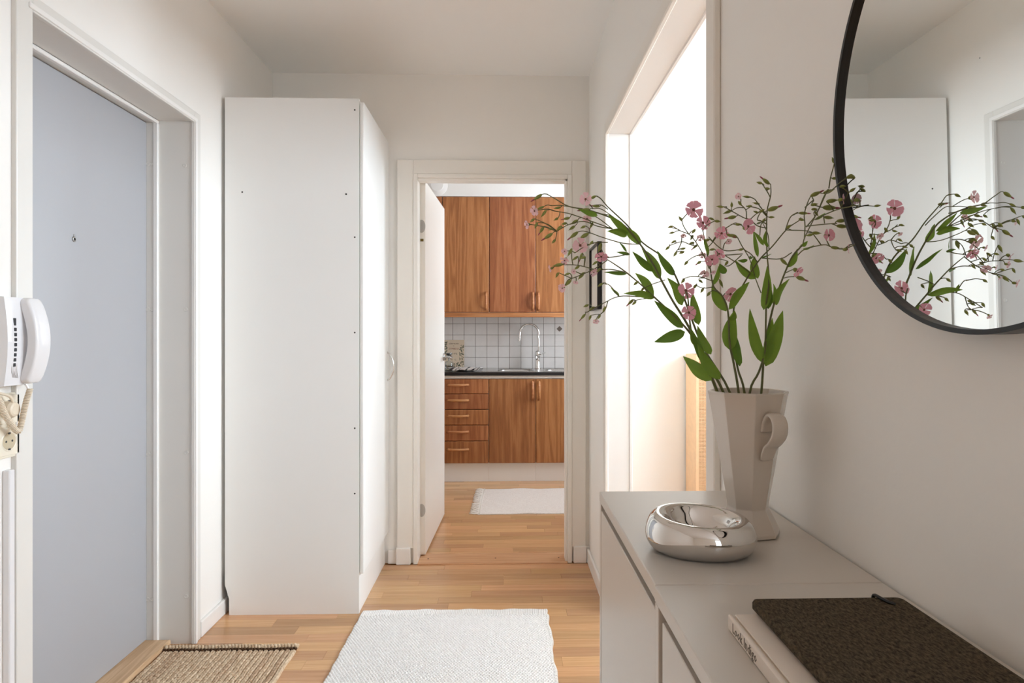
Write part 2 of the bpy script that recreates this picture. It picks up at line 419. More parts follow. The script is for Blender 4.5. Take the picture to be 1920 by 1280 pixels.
# reveals: outer panel, white rib, inner rebate
RV = -1.312
for nm, bb in (('reveal', bx(RV, XL+.001, EY1, EY1+.02, 0, EZ)), ('reveal', bx(RV, XL+.001, EY0-.02, EY0, 0, EZ)), ('reveal', bx(RV, XL+.001, EY0, EY1, EZ, EZ+.02))):
    obj(nm, bb, 'steel_white', d1)
for bb in (bx(RV-.016, RV, EY1-.013, EY1+.01, 0, EZ-.012, bev=.002), bx(RV-.016, RV, EY0-.01, EY0+.013, 0, EZ-.012, bev=.002), bx(RV-.016, RV, EY0, EY1, EZ-.013, EZ, bev=.002)):
    obj('stop_rib', bb, 'white', d1)
for bb in (bx(LX-.05, RV-.016, EY1-.008, EY1+.02, 0, EZ), bx(LX-.05, RV-.016, EY0-.02, EY0+.008, 0, EZ), bx(LX-.05, RV-.016, EY0, EY1, EZ-.008, EZ+.02)):
    obj('rebate', bb, 'steel_white', d1)
b = B(); box(b, LX-.05, -1.262, EY0, EY1-.008, .0, .022, .006, 2); obj('threshold', b, 'oak_thr_y', d1)
b = B(); box(b, LX-.048, LX-.02, EY0, EY1, .015, .024); obj('seal', b, 'dark', d1)
b = B(); lathe(b, [(.0075, 0), (.0075, .002), (.0062, .0035), (.004, .0035), (.0036, .002)], (0, 0, 0), 20)
capme = None
def cap(x, z):
    b = B(); lathe(b, [(.0078, 0), (.0078, .0016), (.006, .0024), (.0056, .0012), (.0001, .0012)], (0, 0, 0), 18)
    bmesh.ops.rotate(b, verts=b.verts, matrix=Matrix.Rotation(PI/2, 3, 'X'))
    bmesh.ops.translate(b, verts=b.verts, vec=(x, EY1-.008 if x < RV-.01 else EY1, z))
    obj('cap', b, 'steel_white', d1)
b.free()
for z in (1.819, 1.269, .723, .173):
    cap(-1.349, z); cap(-1.333, z)
for x, z in ((-1.216, 1.816), (-1.212, 1.269), (-1.210, .726), (-1.210, .18)): cap(x, z)
# peephole: ring, lens, little cover flap
b = B(); lathe(b, [(.0001, 0), (.0085, 0), (.0085, .003), (.0065, .004), (.005, .003)], (LX, 2.108, 1.474), 24, axis='X'); ph = obj('peephole', b, 'nickel', leaf1, smooth=True)
b = B(); lathe(b, [(.0001, .002), (.0046, .002), (.003, .0045), (.0001, .005)], (LX, 2.108, 1.474), 20, axis='X'); obj('lens', b, 'dark', leaf1)
b = B(); box(b, LX, LX+.003, 2.106, 2.110, 1.482, 1.49, .0008); obj('cover_pivot', b, 'nickel', leaf1)
# ================================================================== KITCHEN DOOR (door_2)
d2 = empty('door_2', ((KX0+KX1)/2, YB+.05, 0), kind='structure')
CY = YB-.018
def casing2(x0, x1, z0, z1): 
    b = B(); box(b, x0, x1, CY, YB+.002, z0, z1, .003, 2); return b
obj('casing', casing2(-.552, KX0-.022, .08, 2.068), 'casing', d2)
obj('casing', casing2(KX1+.022, .416, .08, 2.068), 'casing', d2)
obj('casing', casing2(KX0-.022, KX1+.022, KZ+.020, 2.068), 'casing', d2)
for x0, x1 in ((-.556, KX0-.035), (KX1+.030, .420)):
    b = B(); box(b, x0, x1, CY-.012, YB, 0, .085, .004, 2); obj('plinth_block', b, 'white', d2)
for bb in (bx(KX0-.022, KX0, YB-.024, YB+.1, 0, KZ+.02, bev=.002), bx(KX1, KX1+.022, YB-.024, YB+.1, 0, KZ+.02, bev=.002), bx(KX0, KX1, YB-.024, YB+.1, KZ, KZ+.02, bev=.002)):
    obj('jamb', bb, 'casing', d2)
# rebate stop near the hall side
for bb in (bx(KX1-.012, KX1, YB-.01, YB+.055, 0, KZ, bev=.002), bx(KX0, KX1, YB-.01, YB+.055, KZ-.012, KZ, bev=.002)):
    obj('rebate_stop', bb, 'casing', d2)
b = B(); box(b, KX0, KX1, YB-.035, YB+.125, -.004, .007, .003, 2); thr = obj('threshold', b, 'oak_thr', d2)
for x, y in ((-.40, 3.44), (-.05, 3.44), (.28, 3.44)):
    b = B(); lathe(b, [(.004, .006), (.004, .0078), (.0015, .0072)], (x, y, 0), 12); obj('screw', b, 'dark', thr)
# the leaf, open into the kitchen
lt = B(); box(lt, -.460, -.420, 3.488, 4.268, .012, 1.985, .0015)
def rotleaf(bm):
    bmesh.ops.rotate(bm, verts=bm.verts, cent=(-.42, 3.488, 0), matrix=Matrix.Rotation(math.radians(-2.1), 3, 'Z')); return bm
leaf2 = obj('leaf', rotleaf(lt), 'casing', d2)
for z in (1.744, .246):
    b = B(); lathe(b, [(.02, 0), (.02, .0015), (.0185, .0022)], (0, 0, 0), 28, sy=1.7)
    bmesh.ops.rotate(b, verts=b.verts, matrix=Matrix.Rotation(PI/2, 3, 'X'))
    bmesh.ops.translate(b, verts=b.verts, vec=(-.440, 3.488, z)); obj('hinge', rotleaf(b), 'zinc', leaf2)
    for dz, r in ((.018, .0045), (-.018, .0045), (0, .003)):
        b = B(); lathe(b, [(r, 0), (r, .002), (r*.4, .0012)], (0, 0, 0), 12)
        bmesh.ops.rotate(b, verts=b.verts, matrix=Matrix.Rotation(PI/2, 3, 'X'))
        bmesh.ops.translate(b, verts=b.verts, vec=(-.440, 3.486, z+dz)); obj('screw', rotleaf(b), 'plastic_grey', leaf2)
    b = B(); lathe(b, [(.006, -.022), (.006, .022)], (-.462, 3.482, z), 14); obj('hinge_pin', b, 'zinc', leaf2, smooth=False)
b = B(); box(b, -.452, -.430, 3.4865, 3.489, 1.664, 1.678); obj('brass_plate', rotleaf(b), 'brass', leaf2, label='small brass plate')
# lever handle near the free edge and the latch plate
b = B(); lathe(b, [(.024, 0), (.024, .006), (.018, .009)], (-.42, 4.205, 1.03), 24, axis='X'); rotleaf(b); hd = obj('rose', b, 'nickel', leaf2, smooth=False)
b = B(); tube(b, smooth_path([(-.415, 4.205, 1.03), (-.378, 4.205, 1.03), (-.366, 4.19, 1.03), (-.366, 4.10, 1.028)], 4), .0085, .007, 10); obj('handle', rotleaf(b), 'nickel', leaf2, smooth=True)
b = B(); box(b, -.45, -.43, 4.266, 4.2705, .95, 1.11); obj('lock_plate', rotleaf(b), 'nickel', leaf2)
# ================================================================== WIDE DOORWAY (door_3)
d3 = empty('door_3', (XR+RT/2, (DY0+DY1)/2, 0), kind='structure')
cx0 = XR-.015
for bb in (bx(cx0, XR, DY1-.004, DY1+.052, 0, DZ+.046, bev=.003), bx(cx0, XR, DY0-.05, DY0+.004, 0, DZ+.046, bev=.003), bx(cx0, XR, DY0+.004, DY1-.004, DZ-.004, DZ+.046, bev=.003)):
    obj('casing', bb, 'casing', d3)
for bb in (bx(cx0+.004, XR+RT+.004, DY1, DY1+.02, 0, DZ+.02), bx(cx0+.004, XR+RT+.004, DY0-.02, DY0, 0, DZ+.02), bx(cx0+.004, XR+RT+.004, DY0, DY1, DZ, DZ+.02)):
    obj('lining', bb, 'white', d3)
x1 = XR+RT
for bb in (bx(x1, x1+.015, DY1-.004, DY1+.06, 0, DZ+.05, bev=.003), bx(x1, x1+.015, DY0-.06, DY0+.004, 0, DZ+.05, bev=.003), bx(x1, x1+.015, DY0, DY1, DZ-.004, DZ+.05, bev=.003)):
    obj('casing', bb, 'white', d3)

# ================================================================== WARDROBE
wd = empty('wardrobe', (-.89, 3.09, 0), 'tall white wardrobe standing in the corner beside the kitchen door', 'wardrobe')
WX0, WX1, WY0, WY1, WZ = -1.172, -.614, 2.789, 3.388, 2.166
# side panel towards the viewer, with the cut-out for the skirting at its lower back corner
b = B()
pts = [(WX1, 0), (WX1, WZ), (WX0, WZ), (WX0, .125), (WX0+.004, .115), (WX0+.017, .068), (WX0+.0175, 0)]
vs = [b.verts.new((x, WY0, z)) for x, z in pts]; f = b.faces.new(vs)
r = bmesh.ops.extrude_face_region(b, geom=[f]); bmesh.ops.translate(b, verts=[v for v in r['geom'] if isinstance(v, bmesh.types.BMVert)], vec=(0, .016, 0))
obj('side_panel', b, 'wardrobe', wd)
obj('side_panel', bx(WX0+.02, WX1, WY1-.016, WY1, 0, WZ, bev=.001), 'wardrobe', wd)
obj('top_panel', bx(WX0, WX1, WY0+.0165, WY1-.0165, WZ-.018, WZ-.001, bev=.001), 'wardrobe', wd)
obj('back_panel', bx(WX0, WX0+.006, WY0+.0165, WY1-.0165, .165, WZ-.019), 'wardrobe', wd)
obj('bottom_panel', bx(WX0+.02, WX1-.002, WY0+.0165, WY1-.0165, .152, .168), 'wardrobe', wd)
obj('plinth', bx(WX1-.018, WX1-.001, WY0+.0165, WY1-.0165, .0, .151, bev=.001), 'wardrobe', wd)
b = B(); box(b, WX1+.0015, WX1+.0205, WY0+.002, WY1-.002, .166, WZ-.012, .006, 3); wdoor = obj('door', b, 'wardrobe', wd, smooth=False)
hp = [(-.593, 3.335, .944), (-.578, 3.335, .955), (-.565, 3.335, .985), (-.561, 3.335, 1.013), (-.565, 3.335, 1.041), (-.578, 3.335, 1.071), (-.593, 3.335, 1.083)]
b = B(); tube(b, smooth_path(hp, 4), .0042, .0042, 10); obj('handle', b, 'chrome', wdoor, smooth=True, label='arched chrome handle')
for z in (.944, 1.083):
    b = B(); lathe(b, [(.006, 0), (.006, .003)], (WX1+.0205, 3.335, z), 14, axis='X'); obj('handle_foot', b, 'chrome', wdoor)
for x, z in ((-1.100, 1.770), (-.668, 1.764), (-.632, 2.118), (-.632, 1.583), (-.632, 1.182), (-.632, .78), (-.632, .505)):
    b = B(); lathe(b, [(.0001, -.001), (.0035, -.001), (.0035, .0004)], (0, 0, 0), 12)
    bmesh.ops.rotate(b, verts=b.verts, matrix=Matrix.Rotation(PI/2, 3, 'X')); bmesh.ops.translate(b, verts=b.verts, vec=(x, WY0-.0002, z))
    obj('peg_hole', b, 'dark', wd)

# ================================================================== KITCHEN
FY = 5.235
def front(bm, x0, x1, z0, z1, y=FY):
    box(bm, x0+.0015, x1-.0015, y, y+.02, z0+.0015, z1-.0015, .006, 2); return bm
def bow(parent, a, c, vertical, y=FY):
    """arched wooden handle between points a and c along x (or z)"""
    n = 9; pts = []
    for i in range(n+1):
        t = i/n; s = a+(c[0]-a)*t if not vertical else c[1]; z = c[1] if not vertical else a+(c[0]-a)*t
        pts.append((s, y-.002-.030*math.sin(PI*t)**.6, z))
    b = B(); tube(b, pts, .0098, .0098, 8); obj('handle', b, 'oak_handle', parent, smooth=True)
def carcass(t, x0, x1, z0, z1, y0=FY+.0215, y1=KB-.004):
    obj('side_panel', bx(x0+.0005, x0+.016, y0, y1, z0, z1), 'wardrobe', t)
    obj('side_panel', bx(x1-.016, x1-.0005, y0, y1, z0, z1), 'wardrobe', t)
    obj('bottom_panel', bx(x0+.0165, x1-.0165, y0, y1, z0, z0+.016), 'wardrobe', t)
def plinth(t, x0, x1):
    obj('toe_kick', bx(x0+.0005, x1-.0005, FY+.032, FY+.048, 0, .149), 'wardrobe', t)
DX = [-1.0, -.617, -.129, .2445, .620, .995]
zt = .822
# drawer cabinet
t = empty('drawer_cabinet', ((DX[1]+DX[2])/2, 5.5, 0), 'oak kitchen drawer unit of five drawers under the black worktop', 'cabinet')
carcass(t, DX[1], DX[2], .149, zt); plinth(t, DX[1], DX[2])
zs = [.149, .327, .453, .577, .701, .820]
for i in range(5):
    b = B(); front(b, DX[1], DX[2], zs[i], zs[i+1]); dr = obj('drawer', b, 'oak_cab', t)
    bow(dr, -.457, (-.290, (zs[i]+zs[i+1])/2+.012 if i else .262), False)
def base_unit(x0, x1, hx, label):
    t = empty('base_cabinet', ((x0+x1)/2, 5.5, 0), label, 'cabinet', 'oak base cabinets under the worktop')
    carcass(t, x0, x1, .149, zt); plinth(t, x0, x1)
    b = B(); front(b, x0, x1, .149, .820); d = obj('door', b, 'oak_cab', t)
    bow(d, .655, (.797, hx), True)
base_unit(DX[0], DX[1], DX[0]+.03, 'oak base cabinet beyond the drawer unit, behind the open white door')
base_unit(DX[2], DX[3], DX[3]-.026, 'oak base cabinet right beside the drawer unit, with its handle at the right edge')
base_unit(DX[3], DX[4], DX[3]+.026, 'oak base cabinet with its handle at the left edge, cut off by the doorway')
base_unit(DX[4], DX[5], DX[4]+.03, 'oak base cabinet at the far right end of the worktop')
# pale rail under the worktop
tr = obj('worktop_rail', bx(DX[0], DX[5], FY+.004, FY+.02, zt+.001, .846), 'casing'); props(tr, 'pale painted strip running under the black kitchen worktop', 'trim')
# worktop with two cut-outs for the sink bowls
CT0, CT1, CF = .847, .873, 5.222
bowls = [(-.06, .235), (.33, .62)]; by0, by1 = 5.33, 5.66
b = B()
box(b, DX[0], DX[5], CF, by0, CT0, CT1); box(b, DX[0], DX[5], by1, KB-.006, CT0, CT1)
xs = [DX[0], bowls[0][0], bowls[0][1], bowls[1][0], bowls[1][1], DX[5]]
for i in (0, 2, 4): box(b, xs[i], xs[i+1], by0, by1, CT0, CT1)
props(obj('worktop', b, 'counter'), 'thin black kitchen worktop running under the tiled splashback', 'worktop')
# steel sink
sk = empty('kitchen_sink', (.28, 5.5, CT1), 'stainless steel double bowl sink set in the black worktop', 'sink')
sp = B()
sx0, sx1, sy0, sy1 = -.19, .70, 5.27, 5.80
box(sp, sx0, sx1, sy0, by0, CT1+.0003, CT1+.003); box(sp, sx0, sx1, by1, sy1, CT1+.0003, CT1+.003)
for a_, c_ in ((sx0, bowls[0][0]), (bowls[0][1], bowls[1][0]), (bowls[1][1], sx1)): box(sp, a_, c_, by0, by1, CT1+.0003, CT1+.003)
obj('sink_top', sp, 'steel', sk)
for a_, c_ in bowls:
    b = B()
    def ring(z, k, n=32):
        out = []
        mx, my = (a_+c_)/2, (by0+by1)/2; hx, hy = (c_-a_)/2*k, (by1-by0)/2*k
        for i in range(n):
            an = 2*PI*i/n; ca, sa = math.cos(an), math.sin(an); q = (abs(ca)**5+abs(sa)**5)**(-1/5)
            out.append(b.verts.new((mx+hx*ca*q, my+hy*sa*q, z)))
        return out
    rs = [ring(CT1+.0035, 1.03), ring(CT1+.0045, 1.0), ring(CT1-.006, .96), ring(CT1-.11, .9), ring(CT1-.135, .8), ring(CT1-.137, .1)]
    for p_, q_ in zip(rs, rs[1:]):
        for i in range(32): b.faces.new((p_[i], p_[(i+1) % 32], q_[(i+1) % 32], q_[i]))
    b.faces.new(rs[-1]); obj('bowl', b, 'steel', sk, smooth=True)
# faucet
fx, fy, fz = .283, 5.70, CT1+.003
fa = empty('faucet', (fx, fy, fz), 'chrome gooseneck kitchen tap with a side lever', 'tap')
b = B(); lathe(b, [(.027, 0), (.027, .006), (.022, .012), (.020, .10), (.0215, .104), (.0215, .140), (.019, .150), (.0105, .156)], (fx, fy, fz), 24); obj('body', b, 'chrome', fa, smooth=True)
pth = [(fx+.008, fy, fz+.12), (fx+.008, fy, fz+.24)]
pth += arc((fx-.0735, fy, fz+.305), .0815, -.3, PI-.0, 14)
pth += [(fx-.158, fy-.0, fz+.262)]
b = B(); tube(b, smooth_path(pth, 3), .0098, .0098, 12); obj('spout', b, 'chrome', fa, smooth=True)
b = B(); tube(b, [(fx-.1575, fy, fz+.272), (fx-.160, fy, fz+.238)], .0128, .0128, 14); obj('aerator', b, 'chrome', fa, smooth=False)
b = B(); tube(b, [(fx+.018, fy-.004, fz+.122), (fx+.038, fy-.03, fz+.130), (fx+.062, fy-.055, fz+.142)], .005, .0035, 8); obj('lever', b, 'chrome', fa, smooth=True)
# tiles of the splashback
tl = obj('splashback', bx(DX[0], DX[5], KB-.005, KB-.0005, CT1, 1.335), 'grout'); props(tl, 'white square-tiled splashback with brown grout above the worktop', 'splashback')
SX0 = -.463; PT = .1006
i0 = int(math.floor((DX[0]-SX0)/PT)); k = i0
while SX0+k*PT < DX[5]:
    x0 = max(DX[0], SX0+k*PT)+.0014; x1_ = min(DX[5], SX0+(k+1)*PT)-.0014
    for j in range(5):
        z0 = .871+j*.0990; z1 = min(1.335, z0+.0990)
        if x1_-x0 > .01:
            bb = B(); d = random.uniform(0, .0008); box(bb, x0, x1_, KB-.011-d, KB-.004, max(z0, CT1)+.0014, z1-.0014, .0012)
            obj('tile', bb, 'tile', tl)
    k += 1
bb = B(); box(bb, -.018, .018, KB-.0135, KB-.010, -.018, .018, .001)
for v in bb.verts:
    x, z = v.co.x, v.co.z; v.co.x = (x-z)*.72+.483; v.co.z = (x+z)*.72+1.222
obj('diamond_inlay', bb, 'tile_deco', tl, label='small brown diamond on a white tile')
# wall cabinets
UY = 5.5; UD = [-.91, -.522, -.133, .2565, .645, .995]
ulabel = ['oak wall cabinet at the far left, behind the open white door',
          'oak wall cabinet with the handle at its right edge, beside the open white door',
          'oak wall cabinet in the middle of the doorway, handle near its right edge',
          'oak wall cabinet behind the pink flower buds, handle at its left edge',
          'oak wall cabinet at the far right end of the row']
for i in range(5):
    x0, x1_ = UD[i], UD[i+1]
    t = empty('wall_cabinet', ((x0+x1_)/2, 5.65, 1.356), ulabel[i], 'cabinet', 'oak wall cabinets above the worktop')
    carcass(t, x0, x1_, 1.357, 2.322, UY+.0215)
    obj('top_panel', bx(x0+.0165, x1_-.0165, UY+.0215, KB-.004, 2.306, 2.322), 'wardrobe', t)
    b = B(); front(b, x0, x1_, 1.357, 2.322, UY); d = obj('door', b, 'oak_cab', t)
    bow(d, 1.378, (1.522, x1_-.024 if i != 3 else x0+.022), True, UY)
props(obj('light_rail', bx(UD[0], UD[5], UY+.002, UY+.02, 1.316, 1.3555, bev=.002), 'oak_cab_x'), 'oak rail along the underside of the wall cabinets', 'trim')
obj('wall_soffit', bx(KL, KR, UY+.004, KB, 2.3235, HC), 'wall', **S)
# round vent valve
vv = empty('vent_valve', (-.563, UY+.004, 2.412), 'round white ventilation valve above the oak wall cabinets', 'vent')
b = B(); lathe(b, [(.085, 0), (.085, -.006), (.06, -.018), (.05, -.018)], (-.563, UY+.004, 2.412), 36, axis='Y'); obj('valve_ring', b, 'white', vv, smooth=False)
b = B(); lathe(b, [(.052, -.016), (.06, -.024), (.05, -.03), (.0001, -.032)], (-.563, UY+.004, 2.412), 36, axis='Y'); obj('valve_disc', b, 'white', vv, smooth=False)
# poster card leaning on the tiles
pc = empty('greeting_board', (-.45, 5.80, CT1), 'small beige board with lettering and a green leaf border leaning on the tiles', 'sign')
RM = Matrix.Rotation(math.radians(-7), 3, 'X')
def onboard(bm, lift=0):
    """bm in local coords: x right, z up, y toward viewer negative"""
    bmesh.ops.rotate(bm, verts=bm.verts, matrix=RM)
    bmesh.ops.translate(bm, verts=bm.verts, vec=(-.4525, 5.797, CT1+.001)); return bm
b = B(); box(b, -.093, .093, -.004, .004, 0, .252, .001); obj('board', onboard(b), 'poster', pc)
def word(s, size, z, mt, x=0):
    b = text_bm(s, size); bmesh.ops.rotate(b, verts=b.verts, matrix=Matrix.Rotation(PI/2, 3, 'X'))
    bmesh.ops.translate(b, verts=b.verts, vec=(x, -.0045, z)); obj('lettering', onboard(b), mt, pc)
word('GÅRDALAN', .0165, .218, 'ink_soft', 0); word('IN', .012, .198, 'ink_soft', 0); word('ZUMBDA', .022, .172, 'poster_red', 0); word('Love', .034, .132, 'ink_soft'); word('10  12', .018, .076, 'ink', 0)
rl = random.Random(3)
b = B()
for k in range(150):
    side = rl.random()
    if side < .42: x, z = rl.uniform(-.09, -.055), rl.uniform(.08, .235)
    elif side < .85: x, z = rl.uniform(.05, .088), rl.uniform(.02, .215)
    else: x, z = rl.uniform(-.03, .05), rl.uniform(.01, .05)
    a = rl.uniform(0, PI*2); l_ = rl.uniform(.005, .009); w_ = l_*.45
    vs = [b.verts.new((x+u*math.cos(a)*l_-v*math.sin(a)*w_, -.0046-k*3e-6, z+u*math.sin(a)*l_+v*math.cos(a)*w_)) for u, v in ((-1, 0), (0, -1), (1, 0), (0, 1))]
    b.faces.new(vs)
obj('leaf_border', onboard(b), 'poster_leaf', pc, kind='stuff')
# oil bottle with stopper
ob = empty('oil_bottle', (-.475, 5.62, CT1), 'clear glass oil bottle with amber oil standing left of the plate', 'bottle')
bx_, by_ = -.475, 5.62
b = B(); lathe(b, [(.001, .002), (.035, .0), (.037, .006), (.037, .055), (.03, .066), (.011, .075), (.010, .098), (.016, .102), (.016, .106), (.008, .106), (.008, .076), (.026, .064), (.034, .054), (.034, .01), (.001, .008)], (bx_, by_, CT1), 28, close=False); obj('glass', b, 'glass', ob, smooth=True)
b = B(); lathe(b, [(.0335, .0105), (.0335, .028)], (bx_, by_, CT1), 28); obj('oil', b, 'oil', ob)
b = B(); lathe(b, [(.0075, .09), (.0075, .108), (.013, .112), (.026, .140), (.026, .143), (.001, .143)], (bx_, by_, CT1), 24, close=False); obj('stopper', b, 'nickel', ob, smooth=True)
# plate with a striped cloth
pt = empty('oval_platter', (-.33, 5.45, CT1), 'shallow white oval platter lying on the black worktop', 'plate')
b = B(); lathe(b, [(.06, 0), (.075, .004), (.145, .022), (.150, .024), (.146, .0255), (.075, .009), (.001, .008)], (-.33, 5.45, CT1+.0005), 40, sy=.6, close=False); obj('dish', b, 'plate', pt, smooth=True)
ct = empty('striped_cloth', (-.33, 5.45, CT1+.012), 'folded white cloth with dark stripes hanging over the platter', 'cloth')
b = B(); nx = 36
for i in range(nx):
    pass
def cloth_pt(i, j):
    u = i/nx; x = -.455+.235*u; tt = j/7
    y = 5.395-.035*math.sin(tt*1.5)+.09*(1-tt)**1.5; z = CT1+.0295-.018*tt**2+.003*math.sin(u*14+tt*2)-.004*abs(u-.5)
    return (x+.03*(1-tt), y-.03, z)
g = [[b.verts.new(cloth_pt(i, j)) for j in range(8)] for i in range(nx+1)]
for i in range(nx):
    for j in range(7):
        f = b.faces.new((g[i][j], g[i+1][j], g[i+1][j+1], g[i][j+1])); f.material_index = 1 if i in (0, 1, 2, 3, 7, 12, 20, 21, 28, 29, 30, 34) else 0
r = bmesh.ops.solidify(b, geom=b.faces[:], thickness=.003)
obj('fabric', b, ['cloth', 'stripe'], ct, smooth=True)

# ================================================================== KITCHEN RUG
def grid_mesh(name, xs, ys, hfun, mt, parent, zedge=0.0, smooth=True, **kw):
    xs = np.asarray(xs); ys = np.asarray(ys); nx, ny = len(xs), len(ys)
    X, Y = np.meshgrid(xs, ys, indexing='ij'); X2, Y2, Z = hfun(X, Y)
    o0 = wl(parent) if parent is not None else Vector((0, 0, 0))
    V = np.stack([X2-o0.x, Y2-o0.y, Z-o0.z], -1).reshape(-1, 3)
    idx = np.arange(nx*ny).reshape(nx, ny)
    F = np.stack([idx[:-1, :-1], idx[1:, :-1], idx[1:, 1:], idx[:-1, 1:]], -1).reshape(-1, 4)
    # skirt down to the floor
    per = np.concatenate([idx[:, 0], idx[-1, 1:], idx[-2::-1, -1], idx[0, -2:0:-1]])
    V2 = V[per].copy(); V2[:, 2] = zedge-o0.z; n0 = len(V); m = len(per)
    F2 = np.stack([per, n0+np.arange(m), n0+(np.arange(m)+1) % m, np.roll(per, -1)], -1)
    V = np.concatenate([V, V2]); F = np.concatenate([F, F2])
    me = bpy.data.meshes.new(name); me.vertices.add(len(V)); me.vertices.foreach_set('co', V.astype(np.float32).ravel())
    me.loops.add(F.size); me.loops.foreach_set('vertex_index', F.astype(np.int32).ravel())
    me.polygons.add(len(F)); me.polygons.foreach_set('loop_start', np.arange(0, F.size, 4, dtype=np.int32)); me.polygons.foreach_set('loop_total', np.full(len(F), 4, np.int32))
    me.update(calc_edges=True); me.validate()
    me.polygons.foreach_set('use_smooth', np.full(len(me.polygons), smooth))
    me.materials.append(M[mt]); o = bpy.data.objects.new(name, me); COL.objects.link(o)
    if parent is not None: o.parent = parent
    WL[o.name] = Vector(o0); return props(o, **kw)
kr = empty('kitchen_rug', (.35, 4.64, 0), 'thin pinkish white woven rug with a fringed end in front of the kitchen cabinets', 'rug')
def hk(X, Y):
    Z = .005+.0012*np.abs(np.sin(Y*PI/.006))+.0022*np.sin(X*21+2*np.sin(Y*7))*np.sin(Y*9+X*5)**2
    Yy = Y+(X+.2)*.01+.003*np.sin(X*16); Xx = X+(Y-4.29)*.02
    return Xx, Yy, np.maximum(Z, .002)
grid_mesh('rug_body', np.linspace(-.178, 1.05, 300), np.linspace(4.292, 4.982, 240), hk, 'krug', kr)
b = B(); rf = random.Random(8)
for k in range(52):
    y = 4.295+.0133*k; x0 = -.172+(y-4.29)*.02; p = [(x0, y, .005)]
    for s in range(1, 5): p.append((x0-.015*s+rf.uniform(-.003, .003), y+rf.uniform(-.004, .004)*s*.6, .004+rf.uniform(0, .006)))
    tube(b, p, .0042, .0022, 5)
obj('fringe', b, 'fringe', kr, kind='stuff', smooth=True)
b = B(); tube(b, [(-.168, 4.292, .0075), (-.154, 4.98, .0075)], .005, .005, 6, flat=.6); obj('hem', b, 'fringe', kr, smooth=True)
# ================================================================== HALL RUG
hr = empty('hall_rug', (-.21, 1.9, 0), 'white chunky basket-woven cotton rug on the hall floor', 'rug')
RX0, RX1, RY1, RY0 = -.603, .176, 2.803, 1.23
def hw(X, Y):
    p, q = .0118, .0098
    row = np.floor(Y/q); xx = X+(row % 2)*p/2
    c = np.abs(np.sin(xx*PI/p))**.7*np.abs(np.sin(Y*PI/q))**.7
    # deterministic unevenness
    ir = np.sin(row*12.9898+np.floor(xx/p)*78.233)*43758.5453; ir = ir-np.floor(ir)
    Z = .006+.0082*c**1.3*(.8+.4*ir)
    hem = Y > RY1-.062
    Z = np.where(hem, .0078+.0042*np.abs(np.sin(X*PI/.0075))**.8*(.8+.2*np.sin(Y*80)), Z)
    Z = Z+.0015*np.sin(X*9+Y*5)*np.sin(Y*11)
    Xx = X+.004*np.sin(Y*23)*((X-RX0)/(RX1-RX0))+.0012*np.sin(Y*61)*(np.abs(X-(RX0+RX1)/2) > .37)+(2.8-Y)*(-.012)
    Yy = Y+(.0035*np.sin(X*33)+.002*np.sin(X*71)-.003*X)*(Y > RY1-.08)
    ex = np.minimum(X-RX0, RX1-X); ey = RY1-Y
    fall = np.clip(np.minimum(ex, ey)/.006, 0, 1)
    return Xx, Yy, .002+(Z-.002)*np.sqrt(fall)
ys = np.concatenate([np.linspace(RY0, 2.10, 140, endpoint=False), np.linspace(2.10, RY1, 340)])
grid_mesh('rug_body', np.linspace(RX0, RX1, 380), ys, hw, 'rug', hr)
b = B(); y = 1.23; k = 0; rr = random.Random(2)
while y < RY1-.07:
    x = RX1+(2.8-y)*(-.012)+.004*math.sin(y*23)+.0012*math.sin(y*61)+.001
    tube(b, [(x-.008, y, .006), (x+.001, y+.002, .011+rr.uniform(-.001, .001)), (x+.006, y+.004, .003)], .0032, .0026, 5); y += .0095
obj('selvedge', b, 'rug', hr, kind='stuff', smooth=True)
# ================================================================== JUTE MAT
jm = empty('jute_doormat', (-1.02, 2.15, 0), 'tan braided jute doormat at the grey entrance door', 'doormat')
JX0, JX1, JY0, JY1 = -1.258, -.774, 1.72, 2.462
nb = 25; bw = (JX1-JX0)/nb
for k in range(nb):
    xa = JX0+k*bw; ph = rr.uniform(0, 1)
    def hj(X, Y, xa=xa, ph=ph, k=k):
        u = (X-xa)/bw*2-1
        st = .0105; v = (Y/st+ph+np.abs(u)*.55)
        s = np.abs(np.sin(v*PI))**.6
        ir = np.sin(np.floor(v)*12.9898+k*78.2)*43758.5; ir = ir-np.floor(ir)
        Z = .0015+.0115*np.sqrt(np.clip(1-u*u*.98, 0, 1))*(.45+.55*s)*(.85+.25*ir)-.0022*np.exp(-(u/.16)**2)
        Xx = X+.0012*np.sin(Y*40+k)+(2.47-Y)*(-.0)
        return Xx, Y+.0*X, Z
    grid_mesh('braid', np.linspace(xa, xa+bw, 10), np.linspace(JY0, JY1, 250), hj, 'jute_light' if k == nb-1 else rr.choice(('jute', 'jute', 'jute2')), jm)
def rope(y, z, r, mt, nm):
    b = B()
    for s_ in range(2):
        pts = []; n_ = 230
        for i in range(n_+1):
            x = JX0-.002+(JX1-JX0+.004)*i/n_; a = i*.55+s_*PI
            pts.append((x, y+r*.55*math.cos(a)+.002*math.sin(x*30), z+r*.55*math.sin(a)))
        tube(b, pts, r*.8, r*.8, 5)
    obj(nm, b, mt, jm, smooth=True)
rope(2.474, .0135, .0085, 'jute', 'rolled_hem')
rope(2.4615, .0105, .0048, 'jute_dark', 'hem_seam')
